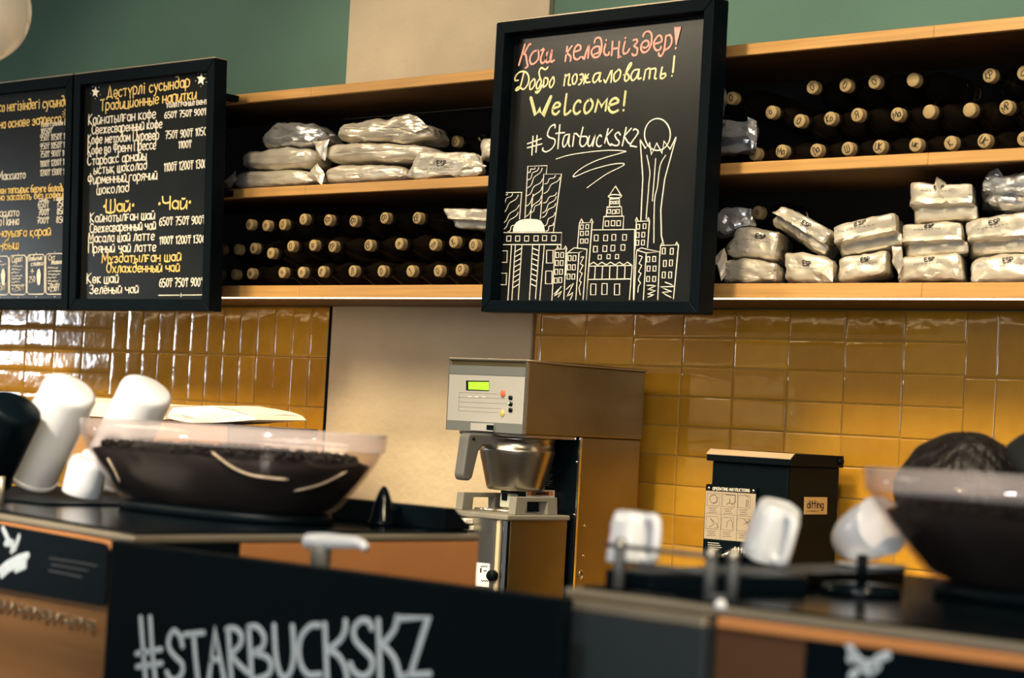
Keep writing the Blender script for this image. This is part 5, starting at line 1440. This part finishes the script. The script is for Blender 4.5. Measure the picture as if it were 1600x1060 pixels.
for s_ in (-1, 1):
    bd.tube([Pb(-.09, s_*.05, sh_z-.02), Pb(-.09, s_*.155, sh_z-.04), Pb(-.02, s_*.19, sh_z-.26), Pb(.10, s_*.15, sh_z-.36), Pb(.17, s_*.12, sh_z-.36)], [.05, .052, .042, .034, .026], 14)
    h0 = Pb(.17, s_*.12, sh_z-.36)
    bd.tube([h0, h0+Vector((.045, -s_*.01, -.005)), h0+Vector((.085, -s_*.015, -.012))], [.026, .034, .030], 12)
    for k in range(4):
        f0 = h0+Vector((.080, -s_*.015+(k-1.5)*.017, -.010)); ln = (.060, .070, .066, .052)[k]
        bd.tube([f0, f0+Vector((ln*.5, 0, -.006)), f0+Vector((ln*.85, 0, -.022)), f0+Vector((ln, 0, -.034))], [.0095, .009, .0085, .007], 10)
    f0 = h0+Vector((.025, -s_*.035, -.004)); bd.tube([f0, f0+Vector((.035, -s_*.022, -.008)), f0+Vector((.065, -s_*.020, -.018))], [.012, .011, .008], 10)
    bd.tube([Pb(-.16, s_*.07, sh_z-.42), Pb(-.15, s_*.09, .75), Pb(-.13, s_*.095, .45), Pb(-.15, s_*.095, .08)], [.10, .085, .058, .040], 16)
    bd.tube([Pb(-.16, s_*.095, .045), Pb(-.06, s_*.10, .035), Pb(.05, s_*.105, .03)], [.040, .042, .030], 12)
body = bd.build('body', M_SKIN, ps)
rm = body.modifiers.new('remesh', 'REMESH'); rm.mode = 'VOXEL'; rm.voxel_size = .006; rm.use_smooth_shade = True
sm_ = body.modifiers.new('smooth', 'SMOOTH'); sm_.iterations = 4
# hair swept back over the crown, with strands
hr = MB(); b = bmesh.new(); bmesh.ops.create_uvsphere(b, u_segments=96, v_segments=48, radius=.107)
bmesh.ops.delete(b, geom=[v for v in b.verts if v.co.z < -.045-max(0, -v.co.x-.02)*1.2 or v.co.x > .085], context='VERTS')
bmesh.ops.solidify(b, geom=b.faces[:], thickness=.01)
mtr = rot('Y', 24)
for v in b.verts:
    v.co += v.co.normalized()*(.0010*sin(v.co.y*300+v.co.x*30)+.006*noise.noise(v.co*22))
    v.co = Vector((v.co.x*1.06, v.co.y*.80, v.co.z*.90)); v.co = mtr @ v.co; v.co += HC
hr.bm(b, True); b.free()
hr.build('hair', M_HAIR, ps)
cp = MB(); b = bmesh.new(); bmesh.ops.create_uvsphere(b, u_segments=40, v_segments=20, radius=.112)
bmesh.ops.delete(b, geom=[v for v in b.verts if v.co.z < .012], context='VERTS')
bmesh.ops.solidify(b, geom=b.faces[:], thickness=.004)
mtr = rot('Y', 40)
for v in b.verts: v.co = mtr @ Vector((v.co.x*.78, v.co.y*.86, v.co.z*.80)); v.co += HC+Vector((.132, 0, .026))
cp.bm(b, True); b.free()
cap = cp.build('cap', mat('black_cap', (.006, .008, .009), .8), ps)
br_ = MB(); pl2 = [(.06, -.07), (.12, -.062), (.165, -.035), (.18, 0), (.165, .035), (.12, .062), (.06, .07)]
br_.prism([(x, y) for x, y in pl2], 2, 0, .004, .001, Matrix.Translation(HC+Vector((.098, 0, .048))) @ Matrix.Rotation(radians(14), 4, 'Y'))
br_.build('cap_brim', M_PLAST, cap)
st = MB()
st.tube([Pb(-.075, 0, hz-.115), Pb(-.065, 0, hz-.15), Pb(-.070, 0, sh_z+.015), Pb(-.10, 0, sh_z-.13), Pb(-.14, 0, sh_z-.30), Pb(-.16, 0, sh_z-.44)], [.066, .068, .085, .138, .128, .138], 28)
for s_ in (-1, 1):
    st.tube([Pb(-.09, s_*.05, sh_z-.02), Pb(-.09, s_*.155, sh_z-.04), Pb(-.05, s_*.178, sh_z-.16), Pb(-.02, s_*.19, sh_z-.24)], [.062, .064, .056, .054], 18)
sh2 = st.build('shirt', M_SHIRT, ps); r2 = sh2.modifiers.new('remesh', 'REMESH'); r2.mode = 'VOXEL'; r2.voxel_size = .007; r2.use_smooth_shade = True
tro = MB()
for s_ in (-1, 1): tro.tube([Pb(-.16, s_*.055, sh_z-.40), Pb(-.15, s_*.09, .75), Pb(-.13, s_*.095, .45), Pb(-.15, s_*.095, .10)], [.125, .100, .074, .060], 20)
t3 = tro.build('trousers', M_JEAN, ps); r3 = t3.modifiers.new('remesh', 'REMESH'); r3.mode = 'VOXEL'; r3.voxel_size = .008; r3.use_smooth_shade = True
apm = MB().tube([Pb(-.09, 0, sh_z-.10), Pb(-.13, 0, sh_z-.30), Pb(-.15, 0, sh_z-.44), Pb(-.14, 0, .60)], [.140, .136, .150, .165], 32)
apm.f = [f for f in apm.f if len(f) == 4 and sum(apm.v[i].x-HC.x-.15 for i in f)/4 > -.14]; apm.smooth = [True]*len(apm.f); apm.mi = [0]*len(apm.f)
ap = apm.build('apron', M_APRON, ps); s4 = ap.modifiers.new('solid', 'SOLIDIFY'); s4.thickness = .003
